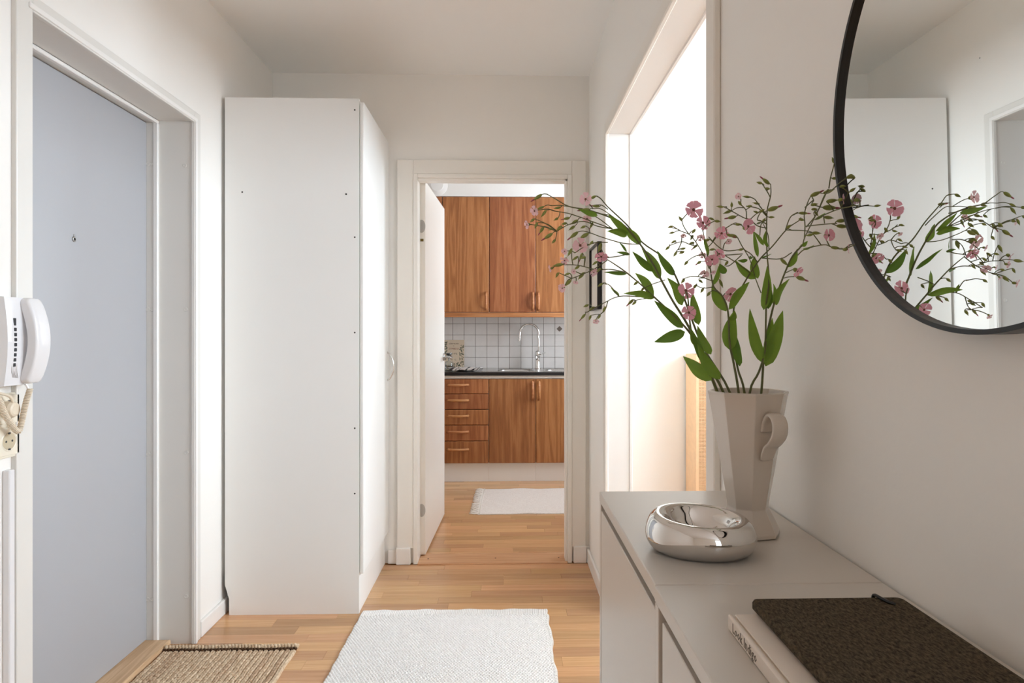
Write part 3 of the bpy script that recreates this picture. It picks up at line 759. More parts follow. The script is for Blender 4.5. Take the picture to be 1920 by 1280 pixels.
# ================================================================== INTERCOM HANDSET
ic = empty('intercom', (XL, 1.57, 1.05), 'white wall intercom with its curved handset on the hook', 'intercom')
def profile_extrude(b, prof, ya, yb, inset=0, mi=0, seg=1):
    """prof in (x,z), extruded along y with rounded ends"""
    rings = []
    cs = [(ya, .9), (ya+.006, .975), (ya+.014, 1.0), (yb-.014, 1.0), (yb-.006, .975), (yb, .9)] if inset else [(ya, 1), (yb, 1)]
    cx_ = sum(p[0] for p in prof)/len(prof); cz_ = sum(p[1] for p in prof)/len(prof)
    for y, s in cs: rings.append([b.verts.new((cx_+(x-cx_)*s, y, cz_+(z-cz_)*s)) for x, z in prof])
    n_ = len(prof)
    for a_, c_ in zip(rings, rings[1:]):
        for i in range(n_): b.faces.new((a_[i], a_[(i+1) % n_], c_[(i+1) % n_], c_[i])).material_index = mi
    b.faces.new(rings[0]).material_index = mi; b.faces.new(rings[-1]).material_index = mi
    return b
# base body: shallow concave face
prof = [(XL, 1.053), (XL, 1.265)]
for i in range(13):
    t_ = i/12; z = 1.262-(1.262-1.056)*t_; x = -1.147-.009*math.sin(PI*t_)*0 - (.0 if 0 else 0); x = -1.143+.009*math.sin(PI*t_)-.004
    prof.append((x, z))
b = B(); profile_extrude(b, prof, 1.540, 1.602); obj('base', b, 'plastic', ic, smooth=False)
def face_x(z): return -1.147+.009*math.sin(PI*(1.262-z)/.206)
for k in range(9):
    z = 1.204-k*.0117 - (.006 if k else 0); h_ = .0042 if k else .009
    xx = face_x(z)
    b = B(); box(b, xx-.002, xx+.0009, 1.560, 1.5685, z-h_, z+h_, .001); obj('button' if k else 'speaker_mark', b, 'slot', ic)
for k in range(5):
    pts = [(face_x(1.10)+.0003, 1.556+k*.004, 1.108), (face_x(1.09)+.0003, 1.557+k*.0042, 1.09), (face_x(1.08)+.0003, 1.563+k*.004, 1.075-k*.0005)]
    b = B(); tube(b, smooth_path(pts, 4), .0006, .0006, 4); obj('sound_groove', b, 'plastic_grey', ic)
# cradle recess (dark) between base and handset
b = B(); box(b, XL, -1.152, 1.602, 1.630, 1.062, 1.256, .002); cr_ = obj('cradle', b, 'plastic_grey', ic)
for k in range(9):
    b = B(); box(b, -1.153, -1.1505, 1.604, 1.609, 1.098+k*.0085, 1.103+k*.0085); obj('speaker_slot', b, 'slot', cr_)
# handset: bowed bar with thicker ear and mouth ends
prof = []
for i in range(17):
    t_ = i/16; z = 1.262-.204*t_; prof.append((-1.130+.024*math.sin(PI*t_)**.8, z))
for i in range(17):
    t_ = 1-i/16; z = 1.262-.204*t_; s_ = math.sin(PI*t_)
    prof.append((-1.151+.020*s_**1.2, z if 0 < i < 16 else z))
b = B(); profile_extrude(b, prof, 1.589, 1.640, inset=1); hs = obj('handset', b, 'plastic', ic, smooth=True)
for o_ in (hs,):
    md = o_.modifiers.new('bev', 'BEVEL'); md.width = .004; md.segments = 3; md.limit_method = 'ANGLE'
    for pl in o_.data.polygons: pl.use_smooth = True
# coiled cord
def coil(path, turns, r, rw):
    P_ = smooth_path(path, 12); n_ = turns*10; out = []
    Ls = [0]
    for a_, c_ in zip(P_, P_[1:]): Ls.append(Ls[-1]+(c_-a_).length)
    for i in range(n_+1):
        s_ = Ls[-1]*i/n_; j = max(0, min(len(P_)-2, next((q for q in range(len(Ls)-1) if Ls[q+1] >= s_), len(P_)-2)))
        f_ = (s_-Ls[j])/max(1e-9, Ls[j+1]-Ls[j]); c = P_[j].lerp(P_[j+1], f_)
        t_ = (P_[min(j+2, len(P_)-1)]-P_[max(0, j-1)]).normalized(); u = t_.cross(Vector((1, 0, .01))).normalized(); v = t_.cross(u)
        a_ = 2*PI*turns*i/n_; out.append(c+(u*math.cos(a_)+v*math.sin(a_))*r)
    b = B(); tube(b, out, rw, rw, 5); return b
b = coil([(-1.165, 1.530, 1.050), (-1.160, 1.545, 1.02), (-1.157, 1.560, .985), (-1.152, 1.578, .955), (-1.150, 1.590, .946), (-1.148, 1.596, .965), (-1.143, 1.603, 1.01), (-1.138, 1.611, 1.045)], 62, .0055, .0017)
obj('coiled_cord', b, 'cord', ic, smooth=True)
b = B(); tube(b, smooth_path([(-1.140, 1.607, 1.046), (-1.142, 1.605, 1.053), (-1.145, 1.600, 1.062)], 3), .0028, .0028, 8); obj('cord_plug', b, 'plastic', ic)
# ---- double socket
so = empty('power_socket', (XL, 1.59, .885), 'cream double wall socket under the white intercom', 'socket')
b = B(); box(b, XL, XL+.010, 1.548, 1.634, .882, 1.036, .003, 2); obj('plate', b, 'cream', so)
for zc_ in (.922, .998):
    b = B(); box(b, XL+.0095, XL+.013, 1.556, 1.628, zc_-.034, zc_+.034, .002, 2); obj('insert', b, 'cream', so)
    b = B(); lathe(b, [(.0205, .0131), (.0225, .0142), (.0245, .0131)], (XL, 1.594, zc_), 32, axis='X'); obj('outlet_ring', b, 'cream', so)
    b = B(); lathe(b, [(.0001, .0133), (.0205, .0133)], (XL, 1.594, zc_), 32, axis='X', close=False); obj('outlet_well', b, 'socket_well', so)
    for dy in (-.0095, .0095):
        b = B(); lathe(b, [(.0001, .0137), (.0026, .0137), (.0026, .013)], (XL, 1.594+dy, zc_), 12, axis='X', close=False); obj('pin_hole', b, 'slot', so)
    for dz in (-.019, .019):
        b = B(); box(b, XL+.013, XL+.0148, 1.591, 1.597, zc_+dz-.002, zc_+dz+.002); obj('earth_clip', b, 'slot', so)
pg = empty('power_plug', (XL+.014, 1.594, .998), 'round cream plug in the upper wall socket under the intercom', 'plug')
b = B(); lathe(b, [(.0195, .0143), (.0195, .028), (.016, .034), (.012, .036)], (XL, 1.585, .998), 28, axis='X'); obj('plug_body', b, 'cord', pg, smooth=False)
b = B(); tube(b, smooth_path([(XL+.03, 1.585, 1.01), (XL+.03, 1.573, 1.03), (XL+.016, 1.555, 1.040), (XL+.012, 1.540, 1.046)], 4), .0032, .0032, 8); obj('plug_cord', b, 'cord', pg, smooth=True)
# ---- cable duct down the wall
cd = obj('cable_duct', bx(XL, XL+.017, 1.590, 1.608, .063, .853, bev=.002), 'plastic'); props(cd, 'narrow white cable duct running down the wall below the socket', 'duct')

# ================================================================== PICTURE FRAME ON THE RIGHT WALL
pf = empty('picture_frame', (XR, 3.085, 1.29), 'thin black picture frame hanging beside the kitchen door, seen edge-on', 'picture')
fy0, fy1, fz0, fz1 = 2.945, 3.235, 1.288, 1.592; fd = XR-.021
for bb in (bx(fd, XR-.002, fy0, fy0+.009, fz0, fz1), bx(fd, XR-.002, fy1-.009, fy1, fz0, fz1), bx(fd, XR-.002, fy0+.009, fy1-.009, fz0, fz0+.009), bx(fd, XR-.002, fy0+.009, fy1-.009, fz1-.009, fz1)):
    obj('frame_bar', bb, 'black', pf)
obj('print', bx(XR-.010, XR-.006, fy0+.009, fy1-.009, fz0+.009, fz1-.009), 'print', pf)

# ================================================================== CANE SCREEN IN THE BRIGHT ROOM
rc = empty('cane_cabinet', (1.2, 3.28, 0), 'tall cabinet with a woven cane front in the bright side room', 'cabinet')
cx_, cy_ = .935, 3.205
obj('body', bx(cx_+.004, cx_+.62, cy_+.012, cy_+.18, .0, 1.075), 'rattan_back', rc)
b = B()
n_ = 36
for i in range(n_): 
    x = cx_+.022+i*.0045*1.6; tube(b, [(x, cy_+.006, .03), (x, cy_+.006, 1.05)], .0022, .0022, 4)
obj('cane_warp', b, 'rattan', rc, kind='stuff')
b = B()
for i in range(150):
    z = .04+i*.0068; tube(b, [(cx_+.015, cy_+.004, z), (cx_+.6, cy_+.004, z)], .0021, .0021, 4)
obj('cane_weft', b, 'rattan', rc, kind='stuff')
for bb in (bx(cx_, cx_+.016, cy_, cy_+.18, 0, 1.075, bev=.002), bx(cx_+.016, cx_+.62, cy_, cy_+.014, 1.055, 1.075, bev=.002)): obj('edge_strip', bb, 'rattan', rc)

# ================================================================== CABINETS BY THE RIGHT WALL
TZ = .893; SX = .1695
c1 = empty('shoe_cabinet', (.30, .96, 0), 'light grey slim shoe cabinet carrying the vase and the chrome bowl', 'cabinet', 'grey slim cabinets along the right wall')
ya, yb = .7395, 1.181
obj('top_panel', bx(SX, XR-.004, ya, yb, TZ-.018, TZ, bev=.0012), 'grey_cab', c1)
obj('side_panel', bx(SX+.0005, XR-.006, yb-.0165, yb-.0005, 0, TZ-.0185, bev=.0008), 'grey_cab', c1)
obj('side_panel', bx(SX+.02, XR-.006, ya+.0005, ya+.0165, 0, TZ-.0185), 'grey_cab', c1)
obj('gap_shade_panel', bx(SX+.0215, SX+.034, ya+.017, yb-.017, .01, TZ-.0185), 'dark', c1)  # near-black colour paints in the shade seen through the gap round the door
obj('door', bx(SX+.0008, SX+.018, ya+.003, yb-.0205, .04, TZ-.0295, bev=.0008), 'grey_cab', c1)
c2 = empty('shoe_cabinet', (.30, .48, 0), 'light grey slim shoe cabinet carrying the white book and the dark felt notebook', 'cabinet', 'grey slim cabinets along the right wall')
ya2, yb2 = .22, .7385
obj('top_panel', bx(SX-.001, XR-.004, ya2, yb2, TZ-.018, TZ-.0002, bev=.0012), 'grey_cab', c2)
obj('side_panel', bx(SX-.0005, XR-.006, yb2-.0165, yb2-.0005, 0, TZ-.0185, bev=.0008), 'grey_cab', c2)
obj('side_panel', bx(SX-.0005, XR-.006, ya2+.0005, ya2+.0165, 0, TZ-.0185, bev=.0008), 'grey_cab', c2)
obj('gap_shade_panel', bx(SX+.033, SX+.045, ya2+.017, yb2-.017, .01, TZ-.0185), 'dark', c2)  # same dark board, its colour standing for shade inside this door's gap
obj('door', bx(SX+.0012, SX+.018, ya2+.021, yb2-.0275, .04, TZ-.030, bev=.0008), 'grey_cab', c2)

# ================================================================== CHROME BOWL
cb = B(); c0 = Vector((.2545, .853, TZ)); 
prof = [(0, .021), (.2, .0205), (.38, .0235), (.52, .031), (.62, .0405), (.70, .0455), (.78, .047), (.86, .0448), (.93, .0395), (.98, .0315), (1.0, .0235), (.985, .0155), (.93, .008), (.85, .0028), (.75, .0003), (.4, 0), (0, 0)]
sp_ = smooth_path([(r, h, 0) for r, h in prof], 3); n_ = 72; rings = []
ax, ay, rot = .0705, .0555, math.radians(-16)
for p_ in sp_[1:-1]:
    r_, h_ = max(p_.x, .002), max(p_.y, 0); ring = []
    for i in range(n_):
        a_ = 2*PI*i/n_; ca, sa = math.cos(a_), math.sin(a_); q = (abs(ca)**2.12+abs(sa)**2.12)**(-1/2.12)
        x, y = ax*r_*ca*q, ay*r_*sa*q
        # the rim leans: a little higher at the back left
        z = h_*(1+ (-.07*x/ax+.10*y/ay)*min(1, h_/.04))
        ring.append(cb.verts.new(c0+Vector((x*math.cos(rot)-y*math.sin(rot), x*math.sin(rot)+y*math.cos(rot), z))))
    rings.append(ring)
for a_, c_ in zip(rings, rings[1:]):
    for i in range(n_): cb.faces.new((a_[i], a_[(i+1) % n_], c_[(i+1) % n_], c_[i]))
cb.faces.new(rings[0]); cb.faces.new(rings[-1])
props(obj('chrome_bowl', cb, 'chrome', smooth=True), 'polished chrome bowl with a thick rounded rim in front of the vase', 'bowl')

# ================================================================== VASE
VX, VY = .3462, .930
va = empty('vase', (VX, VY, TZ), 'cream eight-sided ceramic vase with a small curled handle', 'vase')
b = B(); R0 = math.radians(35.4)
prof = [(.038, 0), (.0435, .0015), (.044, .006), (.0385, .018), (.0315, .031), (.0285, .038), (.0292, .046), (.0405, .112), (.0500, .170), (.0545, .196), (.0560, .2005), (.0555, .2025), (.0530, .2025), (.0505, .195), (.044, .160), (.030, .09), (.022, .05), (.002, .045)]
lathe(b, prof, (VX, VY, TZ), 8, rot=R0)
o_ = obj('vase_body', b, 'ceramic', va); md = o_.modifiers.new('bev', 'BEVEL'); md.width = .0035; md.segments = 3; md.limit_method = 'ANGLE'; md.angle_limit = math.radians(20); md.harden_normals = True
for pl in o_.data.polygons: pl.use_smooth = True
# handle: a ribbon curl standing off the facet that faces right and forward
hd_ = Vector((math.cos(math.radians(-76)), math.sin(math.radians(-76)), 0)); wd_ = Vector((-hd_.y, hd_.x, 0))
def hp_(r, z): return Vector((VX, VY, TZ+z))+hd_*r
pts = smooth_path([hp_(.043, .150), hp_(.0475, .164), hp_(.056, .1735), hp_(.066, .1715), hp_(.0715, .160), hp_(.069, .147), hp_(.061, .137), hp_(.052, .130), hp_(.0465, .121), hp_(.043, .114), hp_(.037, .112)], 5)
b = B(); rings = []
for i, p_ in enumerate(pts):
    t_ = (pts[min(i+1, len(pts)-1)]-pts[max(0, i-1)]).normalized(); nn = t_.cross(wd_).normalized()
    k_ = i/(len(pts)-1); wdt = .0098+.0022*math.sin(PI*k_); th = .0034
    if k_ > .85: wdt *= 1-(k_-.85)*2
    rings.append([b.verts.new(p_+wd_*wdt*math.copysign(abs(math.cos(a_))**.6, math.cos(a_))+nn*th*math.sin(a_)) for a_ in [2*PI*q/14 for q in range(14)]])
for a_, c_ in zip(rings, rings[1:]):
    for i in range(14): b.faces.new((a_[i], a_[(i+1) % 14], c_[(i+1) % 14], c_[i]))
b.faces.new(rings[0]); b.faces.new(rings[-1]); obj('handle', b, 'ceramic', va, smooth=True)

# ================================================================== BOOK AND NOTEBOOK
bk = empty('book', (.31, .48, TZ), 'white hardcover book with dark lettering on its spine, under the felt notebook', 'book')
bx0, bx1, bY0, bY1, bz = .2145, .402, .30, .627, TZ+.0002
obj('pages', bx(bx0+.004, bx1-.004, bY0+.003, bY1-.003, bz+.0025, bz+.0115), 'paper', bk)
obj('front_cover', bx(bx0+.006, bx1, bY0, bY1, bz+.0115, bz+.0137, bev=.0007), 'bookcover', bk)
obj('back_cover', bx(bx0+.006, bx1, bY0, bY1, bz, bz+.0023, bev=.0007), 'bookcover', bk)
b = B(); box(b, bx0-.001, bx0+.0035, bY0, bY1, bz, bz+.0142, .0016, 2); spn = obj('spine', b, 'bookcover', bk)
b = text_bm('Look Indigo', .0125, .0002)
bmesh.ops.rotate(b, verts=b.verts, matrix=Matrix(((0, 0, -1), (-1, 0, 0), (0, 1, 0))))
bmesh.ops.translate(b, verts=b.verts, vec=(bx0-.0011, .583, bz+.0068)); obj('lettering', b, 'ink_soft', spn)
nbk = empty('notebook', (.31, .48, bz+.0138), 'dark grey-brown felt notebook lying on the white book', 'notebook')
nz = bz+.0139
b = B(); n_ = 5
def rrect(b, x0, x1, y0, y1, z, r):
    out = []
    for cx1, cy1, a0 in ((x1-r, y1-r, 0), (x0+r, y1-r, PI/2), (x0+r, y0+r, PI), (x1-r, y0+r, 1.5*PI)):
        for k in range(5):
            a_ = a0+PI/2*k/4; out.append(b.verts.new((cx1+r*math.cos(a_), cy1+r*math.sin(a_), z)))
    return out
def slab(x0, x1, y0, y1, z0, z1, r, e):
    b = B(); rs = [rrect(b, x0+e, x1-e, y0+e, y1-e, z0, r), rrect(b, x0, x1, y0, y1, z0+e, r), rrect(b, x0, x1, y0, y1, z1-e, r), rrect(b, x0+e*.3, x1-e*.3, y0+e*.3, y1-e*.3, z1-e*.3, r), rrect(b, x0+e, x1-e, y0+e, y1-e, z1, r)]
    for p_, q_ in zip(rs, rs[1:]):
        for i in range(20): b.faces.new((p_[i], p_[(i+1) % 20], q_[(i+1) % 20], q_[i]))
    b.faces.new(rs[0]); b.faces.new(rs[-1]); return b
obj('cover', slab(.2395, .389, .335, .637, nz, nz+.0115, .006, .003), 'felt', nbk)
b = B(); tube(b, smooth_path([(.362, .6385, nz+.005), (.3625, .6375, nz+.0125), (.3635, .628, nz+.0135), (.3665, .620, nz+.0128), (.371, .616, nz+.0122)], 4), .0021, .0021, 8, flat=.7); obj('elastic_loop', b, 'black', nbk, smooth=True)

# ================================================================== MIRROR
MC = Vector((XR-.018, .557, 1.414)); MR = .2385
mi_ = empty('round_mirror', MC, 'large round wall mirror with a thin black metal rim', 'mirror')
def loc_lathe(prof, n=128, close=False):
    b = B(); lathe(b, prof, (0, 0, 0), n, axis='X', close=close); bmesh.ops.translate(b, verts=b.verts, vec=MC); return b
obj('frame', loc_lathe([(MR-.0045, .012), (MR, .012), (MR, -.0135), (MR-.0045, -.0135), (MR-.0045, .012)]), 'black', mi_)
obj('mirror_glass', loc_lathe([(MR-.0045, .003), (MR-.0045, -.0078), (.0005, -.0078)]), 'mirror', mi_)
mi_.rotation_euler = (0, math.radians(-.75), math.radians(.6))

FLOWERS = [{"label":"flowering stem arching furthest left over the kitchen doorway","stems":[[[[0.3339,0.93,1.012],[0.3114,0.93,1.0917],[0.2854,0.9328,1.1387],[0.2619,0.9366,1.1882],[0.2413,0.94,1.2227],[0.2249,0.9426,1.2536],[0.2115,0.9448,1.2806],[0.1965,0.9472,1.304],[0.177,0.9503,1.3291],[0.1634,0.9524,1.3394],[0.1459,0.9552,1.3484],[0.1192,0.9594,1.3576],[0.0938,0.9634,1.3629],[0.0768,0.966,1.3727],[0.062,0.9683,1.3817]],0.0021,0.0006],[[[0.154,0.9539,1.3484],[0.1347,0.957,1.3521],[0.1132,0.9603,1.3581],[0.0926,0.9635,1.3634]],0.0005,0.0004],[[[0.1561,0.9536,1.3287],[0.1347,0.957,1.3455],[0.111,0.9607,1.3581],[0.085,0.9647,1.3643],[0.0675,0.9674,1.3647]],0.0006,0.0004],[[[0.1561,0.9536,1.3287],[0.1326,0.9573,1.3379],[0.1089,0.961,1.3472],[0.0915,0.9637,1.3531],[0.0719,0.9667,1.3569]],0.0006,0.0004],[[[0.1561,0.9536,1.3287],[0.1347,0.957,1.3331],[0.1153,0.96,1.3405],[0.0937,0.9634,1.3366],[0.0763,0.9661,1.327]],0.0005,0.0004],[[[0.1964,0.9472,1.3057],[0.171,0.9512,1.3077],[0.1411,0.956,1.317],[0.124,0.9587,1.3239]],0.0006,0.0004],[[[0.1497,0.9546,1.3092],[0.1326,0.9573,1.3095],[0.1153,0.96,1.3032],[0.1024,0.962,1.2947]],0.0004,0.0003]],"leaves":[[[0.1774,0.9502,1.3217],[0.1481,0.944,1.3476],0.011,13],[[0.1964,0.9472,1.3062],[0.1715,0.9602,1.3342],0.0131,61],[[0.1763,0.9504,1.3178],[0.1465,0.941,1.3234],0.0116,8],[[0.1347,0.957,1.3488],[0.1046,0.9421,1.355],0.0089,70],[[0.2238,0.9428,1.2549],[0.201,0.9637,1.3018],0.0159,97],[[0.2133,0.9445,1.2658],[0.1808,0.9315,1.2933],0.0123,66]],"buds":[[[0.0545,0.9713,1.382],[0.039,0.9713,1.372],1,[0.062,0.9683,1.3817]],[[0.057,0.9578,1.3617],[0.0461,0.9578,1.3573],0,[0.0675,0.9674,1.3647]],[[0.0599,0.9521,1.3552],[0.0513,0.9521,1.3443],0,[0.0719,0.9667,1.3569]],[[0.0425,0.9514,1.3426],[0.036,0.9514,1.3376],0,[0.0763,0.9661,1.327]],[[0.0471,0.9562,1.3384],[0.0427,0.9562,1.3286],0,[0.0763,0.9661,1.327]],[[0.059,0.9903,1.3382],[0.0499,0.9903,1.325],1,[0.0763,0.9661,1.327]],[[0.0831,0.9817,1.3653],[0.0719,0.9817,1.363],0,[0.0831,0.965,1.3643]],[[0.0797,0.9811,1.3495],[0.0741,0.9811,1.3461],0,[0.0806,0.9654,1.3552]],[[0.0963,0.9782,1.3491],[0.0839,0.9782,1.3461],1,[0.0992,0.9625,1.3505]],[[0.0815,0.9497,1.3321],[0.0739,0.9497,1.3255],0,[0.084,0.9649,1.3313]],[[0.069,0.9576,1.3224],[0.0537,0.9576,1.3125],1,[0.0763,0.9661,1.327]],[[0.0746,0.9728,1.3159],[0.069,0.9728,1.3096],0,[0.0763,0.9661,1.327]],[[0.0915,0.9755,1.3408],[0.0837,0.9755,1.3385],0,[0.0918,0.9637,1.3355]],[[0.1087,0.9791,1.346],[0.097,0.9791,1.3388],0,[0.1115,0.9606,1.3462]],[[0.1044,0.981,1.3373],[0.0945,0.981,1.3306],0,[0.1057,0.9615,1.3388]],[[0.115,0.939,1.3305],[0.1074,0.939,1.327],0,[0.124,0.9587,1.3239]],[[0.129,0.9633,1.34],[0.1235,0.9633,1.329],1,[0.13,0.9577,1.3389]],[[0.1076,0.9699,1.3267],[0.0925,0.9699,1.3151],1,[0.124,0.9587,1.3239]],[[0.1218,0.9593,1.3229],[0.1082,0.9593,1.3152],0,[0.1259,0.9584,1.3231]],[[0.1261,0.9419,1.3095],[0.1201,0.9419,1.3026],0,[0.1288,0.9579,1.3081]],[[0.0707,0.9656,1.3313],[0.0641,0.9656,1.3287],0,[0.0763,0.9661,1.327]]],"flowers":[[[0.0422,0.9447,1.3526],0.0082,[-0.6,-0.6,-0.3],[0.0719,0.9667,1.3569],70],[[0.0325,0.9764,1.3378],0.0071,[-0.8,-0.4,-0.3],[0.0763,0.9661,1.327],0],[[0.1204,0.9657,1.3455],0.0075,[-0.3,-0.9,0.2],[0.1261,0.9583,1.3364],73],[[0.1097,0.959,1.3053],0.0135,[-0.3,-0.7,-0.5],[0.123,0.9588,1.306],39],[[0.0875,0.9683,1.2976],0.0057,[-0.5,-0.8,-0.3],[0.1024,0.962,1.2947],65]]},
{"label":"flowering stem reaching up left with one pink flower above the rest of its spray","stems":[[[[0.3381,0.936,1.012],[0.3235,0.936,1.0898],[0.2885,0.9532,1.1573],[0.2638,0.9572,1.2236],[0.2479,0.9597,1.2652],[0.2297,0.9626,1.2905],[0.203,0.9668,1.3106],[0.1792,0.9705,1.3386],[0.1528,0.9746,1.3646],[0.142,0.9763,1.3775],[0.1349,0.9774,1.3817]],0.0019,0.0005],[[[0.1528,0.9746,1.361],[0.1441,0.976,1.3674],[0.1353,0.9773,1.3681]],0.0005,0.0004],[[[0.179,0.9706,1.3337],[0.1659,0.9726,1.3451],[0.1441,0.976,1.3612],[0.1309,0.978,1.3626]],0.0005,0.0004]],"leaves":[[[0.2488,0.9596,1.2619],[0.221,0.9513,1.297],0.0131,54],[[0.2594,0.9579,1.2178],[0.2391,0.9652,1.259],0.0165,55],[[0.2827,0.9542,1.1892],[0.2726,0.9538,1.2384],0.014,29]],"buds":[[[0.134,0.9676,1.3795],[0.124,0.9676,1.3746],0,[0.1388,0.9768,1.3794]],[[0.1431,0.9921,1.3688],[0.1283,0.9921,1.3698],1,[0.1431,0.9761,1.3675]],[[0.1236,0.9558,1.3573],[0.1061,0.9558,1.3554],1,[0.1309,0.978,1.3626]]],"flowers":[[[0.1165,0.9515,1.3712],0.0104,[-0.3,-0.95,0],[0.1309,0.978,1.3626],80]]},
{"label":"flowering stem leaning left below the arch with drooping pale flowers","stems":[[[[0.3302,0.924,1.012],[0.3009,0.924,1.0935],[0.2764,0.9132,1.1469],[0.2578,0.9164,1.179],[0.2361,0.92,1.203],[0.2107,0.9242,1.2279],[0.1961,0.9266,1.2424],[0.1725,0.9304,1.263],[0.1577,0.9328,1.2739],[0.1451,0.9348,1.2824]],0.002,0.0006],[[[0.1466,0.9346,1.2818],[0.1298,0.9373,1.2703],[0.1172,0.9393,1.264],[0.096,0.9427,1.2557]],0.0005,0.0004],[[[0.1726,0.9304,1.2633],[0.1508,0.9339,1.2679],[0.1298,0.9373,1.2681],[0.1045,0.9414,1.2745],[0.0832,0.9447,1.2756]],0.0005,0.0004],[[[0.1757,0.9299,1.2899],[0.1633,0.9319,1.2869],[0.1466,0.9346,1.2846],[0.1319,0.937,1.281]],0.0005,0.0004],[[[0.2108,0.9241,1.2279],[0.1902,0.9275,1.2287],[0.1616,0.9322,1.2294],[0.1382,0.936,1.2188],[0.1172,0.9393,1.2072]],0.0006,0.0004],[[[0.1616,0.9322,1.2294],[0.1487,0.9343,1.2455],[0.1382,0.936,1.2481]],0.0004,0.0003],[[[0.1466,0.9346,1.2231],[0.1424,0.9353,1.2103],[0.1361,0.9363,1.2043]],0.0003,0.0003],[[[0.2252,0.9218,1.2521],[0.2067,0.9248,1.2459],[0.1964,0.9265,1.2408]],0.0004,0.0003],[[[0.2108,0.9241,1.2273],[0.1902,0.9275,1.2249],[0.182,0.9289,1.2228]],0.0004,0.0003]],"leaves":[[[0.1726,0.9304,1.2616],[0.1443,0.9553,1.266],0.0068,66],[[0.1768,0.9297,1.2888],[0.1589,0.934,1.2925],0.0051,60],[[0.1726,0.9304,1.2927],[0.1636,0.9401,1.3072],0.0038,18],[[0.2098,0.9243,1.2279],[0.1884,0.9483,1.264],0.0131,25],[[0.2098,0.9243,1.2264],[0.1653,0.9137,1.2325],0.0106,25],[[0.1622,0.9321,1.2298],[0.1512,0.9394,1.2422],0.0047,56],[[0.2496,0.9177,1.1845],[0.2084,0.9153,1.2226],0.0148,45],[[0.2523,0.9173,1.1791],[0.2101,0.9216,1.1648],0.0168,75]],"buds":[[[0.0951,0.9337,1.2975],[0.0887,0.9337,1.2858],0,[0.0974,0.9425,1.2749]],[[0.1048,0.9443,1.2877],[0.0957,0.9443,1.2812],0,[0.1045,0.9414,1.2745]],[[0.1132,0.9606,1.2945],[0.1077,0.9606,1.2809],1,[0.1129,0.94,1.2724]],[[0.1126,0.9197,1.2842],[0.1084,0.9197,1.2827],0,[0.1129,0.94,1.2724]],[[0.0813,0.9228,1.274],[0.0661,0.9228,1.2712],0,[0.0856,0.9443,1.2755]],[[0.0757,0.9322,1.2632],[0.0715,0.9322,1.2554],0,[0.096,0.9427,1.2557]],[[0.1081,0.9543,1.2752],[0.1004,0.9543,1.2693],0,[0.1101,0.9405,1.2731]],[[0.1136,0.9458,1.2646],[0.105,0.9458,1.2542],0,[0.1148,0.9397,1.2631]],[[0.0936,0.9297,1.2525],[0.083,0.9297,1.2429],0,[0.096,0.9427,1.2557]],[[0.092,0.9348,1.2625],[0.0866,0.9348,1.2607],0,[0.096,0.9427,1.2557]],[[0.1296,0.9208,1.2781],[0.1218,0.9208,1.2724],0,[0.1354,0.9364,1.2741]],[[0.1358,0.9342,1.27],[0.1294,0.9342,1.2631],0,[0.1391,0.9358,1.268]],[[0.1358,0.9129,1.2464],[0.1285,0.9129,1.2418],0,[0.144,0.9351,1.2467]],[[0.129,0.9475,1.215],[0.1208,0.9475,1.2102],0,[0.1289,0.9375,1.2136]],[[0.1175,0.9595,1.2056],[0.1087,0.9595,1.1953],1,[0.1172,0.9393,1.2072]],[[0.1258,0.9612,1.2035],[0.1232,0.9612,1.1976],0,[0.1361,0.9363,1.2043]],[[0.1378,0.948,1.2042],[0.1335,0.948,1.1973],0,[0.1375,0.9361,1.2056]],[[0.1222,0.962,1.2189],[0.1167,0.962,1.2165],0,[0.1242,0.9382,1.2111]],[[0.1397,0.911,1.2135],[0.1376,0.911,1.2102],0,[0.1433,0.9351,1.2131]],[[0.186,0.9173,1.2495],[0.1793,0.9173,1.2439],0,[0.1882,0.9279,1.2493]],[[0.2018,0.9497,1.2439],[0.197,0.9497,1.238],0,[0.2021,0.9256,1.2436]],[[0.1847,0.9426,1.2257],[0.1749,0.9426,1.2166],1,[0.1847,0.9284,1.2235]],[[0.1848,0.9238,1.2221],[0.1805,0.9238,1.2183],0,[0.1847,0.9284,1.2235]],[[0.1404,0.9583,1.3086],[0.136,0.9583,1.2947],0,[0.1433,0.9351,1.2838]]],"flowers":[[[0.1364,0.9309,1.2856],0.0098,[-0.1,-0.7,-0.7],[0.1485,0.9343,1.2849],9],[[0.0837,0.9261,1.2796],0.0076,[-0.5,-0.5,-0.6],[0.0856,0.9443,1.2755],24],[[0.0655,0.9534,1.2706],0.0061,[-0.9,-0.2,-0.3],[0.0832,0.9447,1.2756],37],[[0.08,0.9204,1.2401],0.0071,[-0.6,-0.7,-0.3],[0.096,0.9427,1.2557],48],[[0.0979,0.9362,1.2648],0.0043,[-0.5,-0.7,-0.4],[0.1101,0.9404,1.2612],20],[[0.1244,0.9211,1.2623],0.0071,[0.4,-0.6,-0.6],[0.1242,0.9382,1.2675],1],[[0.0996,0.9264,1.249],0.0042,[-0.3,-0.5,-0.7],[0.1007,0.9419,1.2575],58],[[0.1266,0.9141,1.1938],0.005,[-0.1,-0.6,-0.8],[0.1361,0.9363,1.2043],46]]},
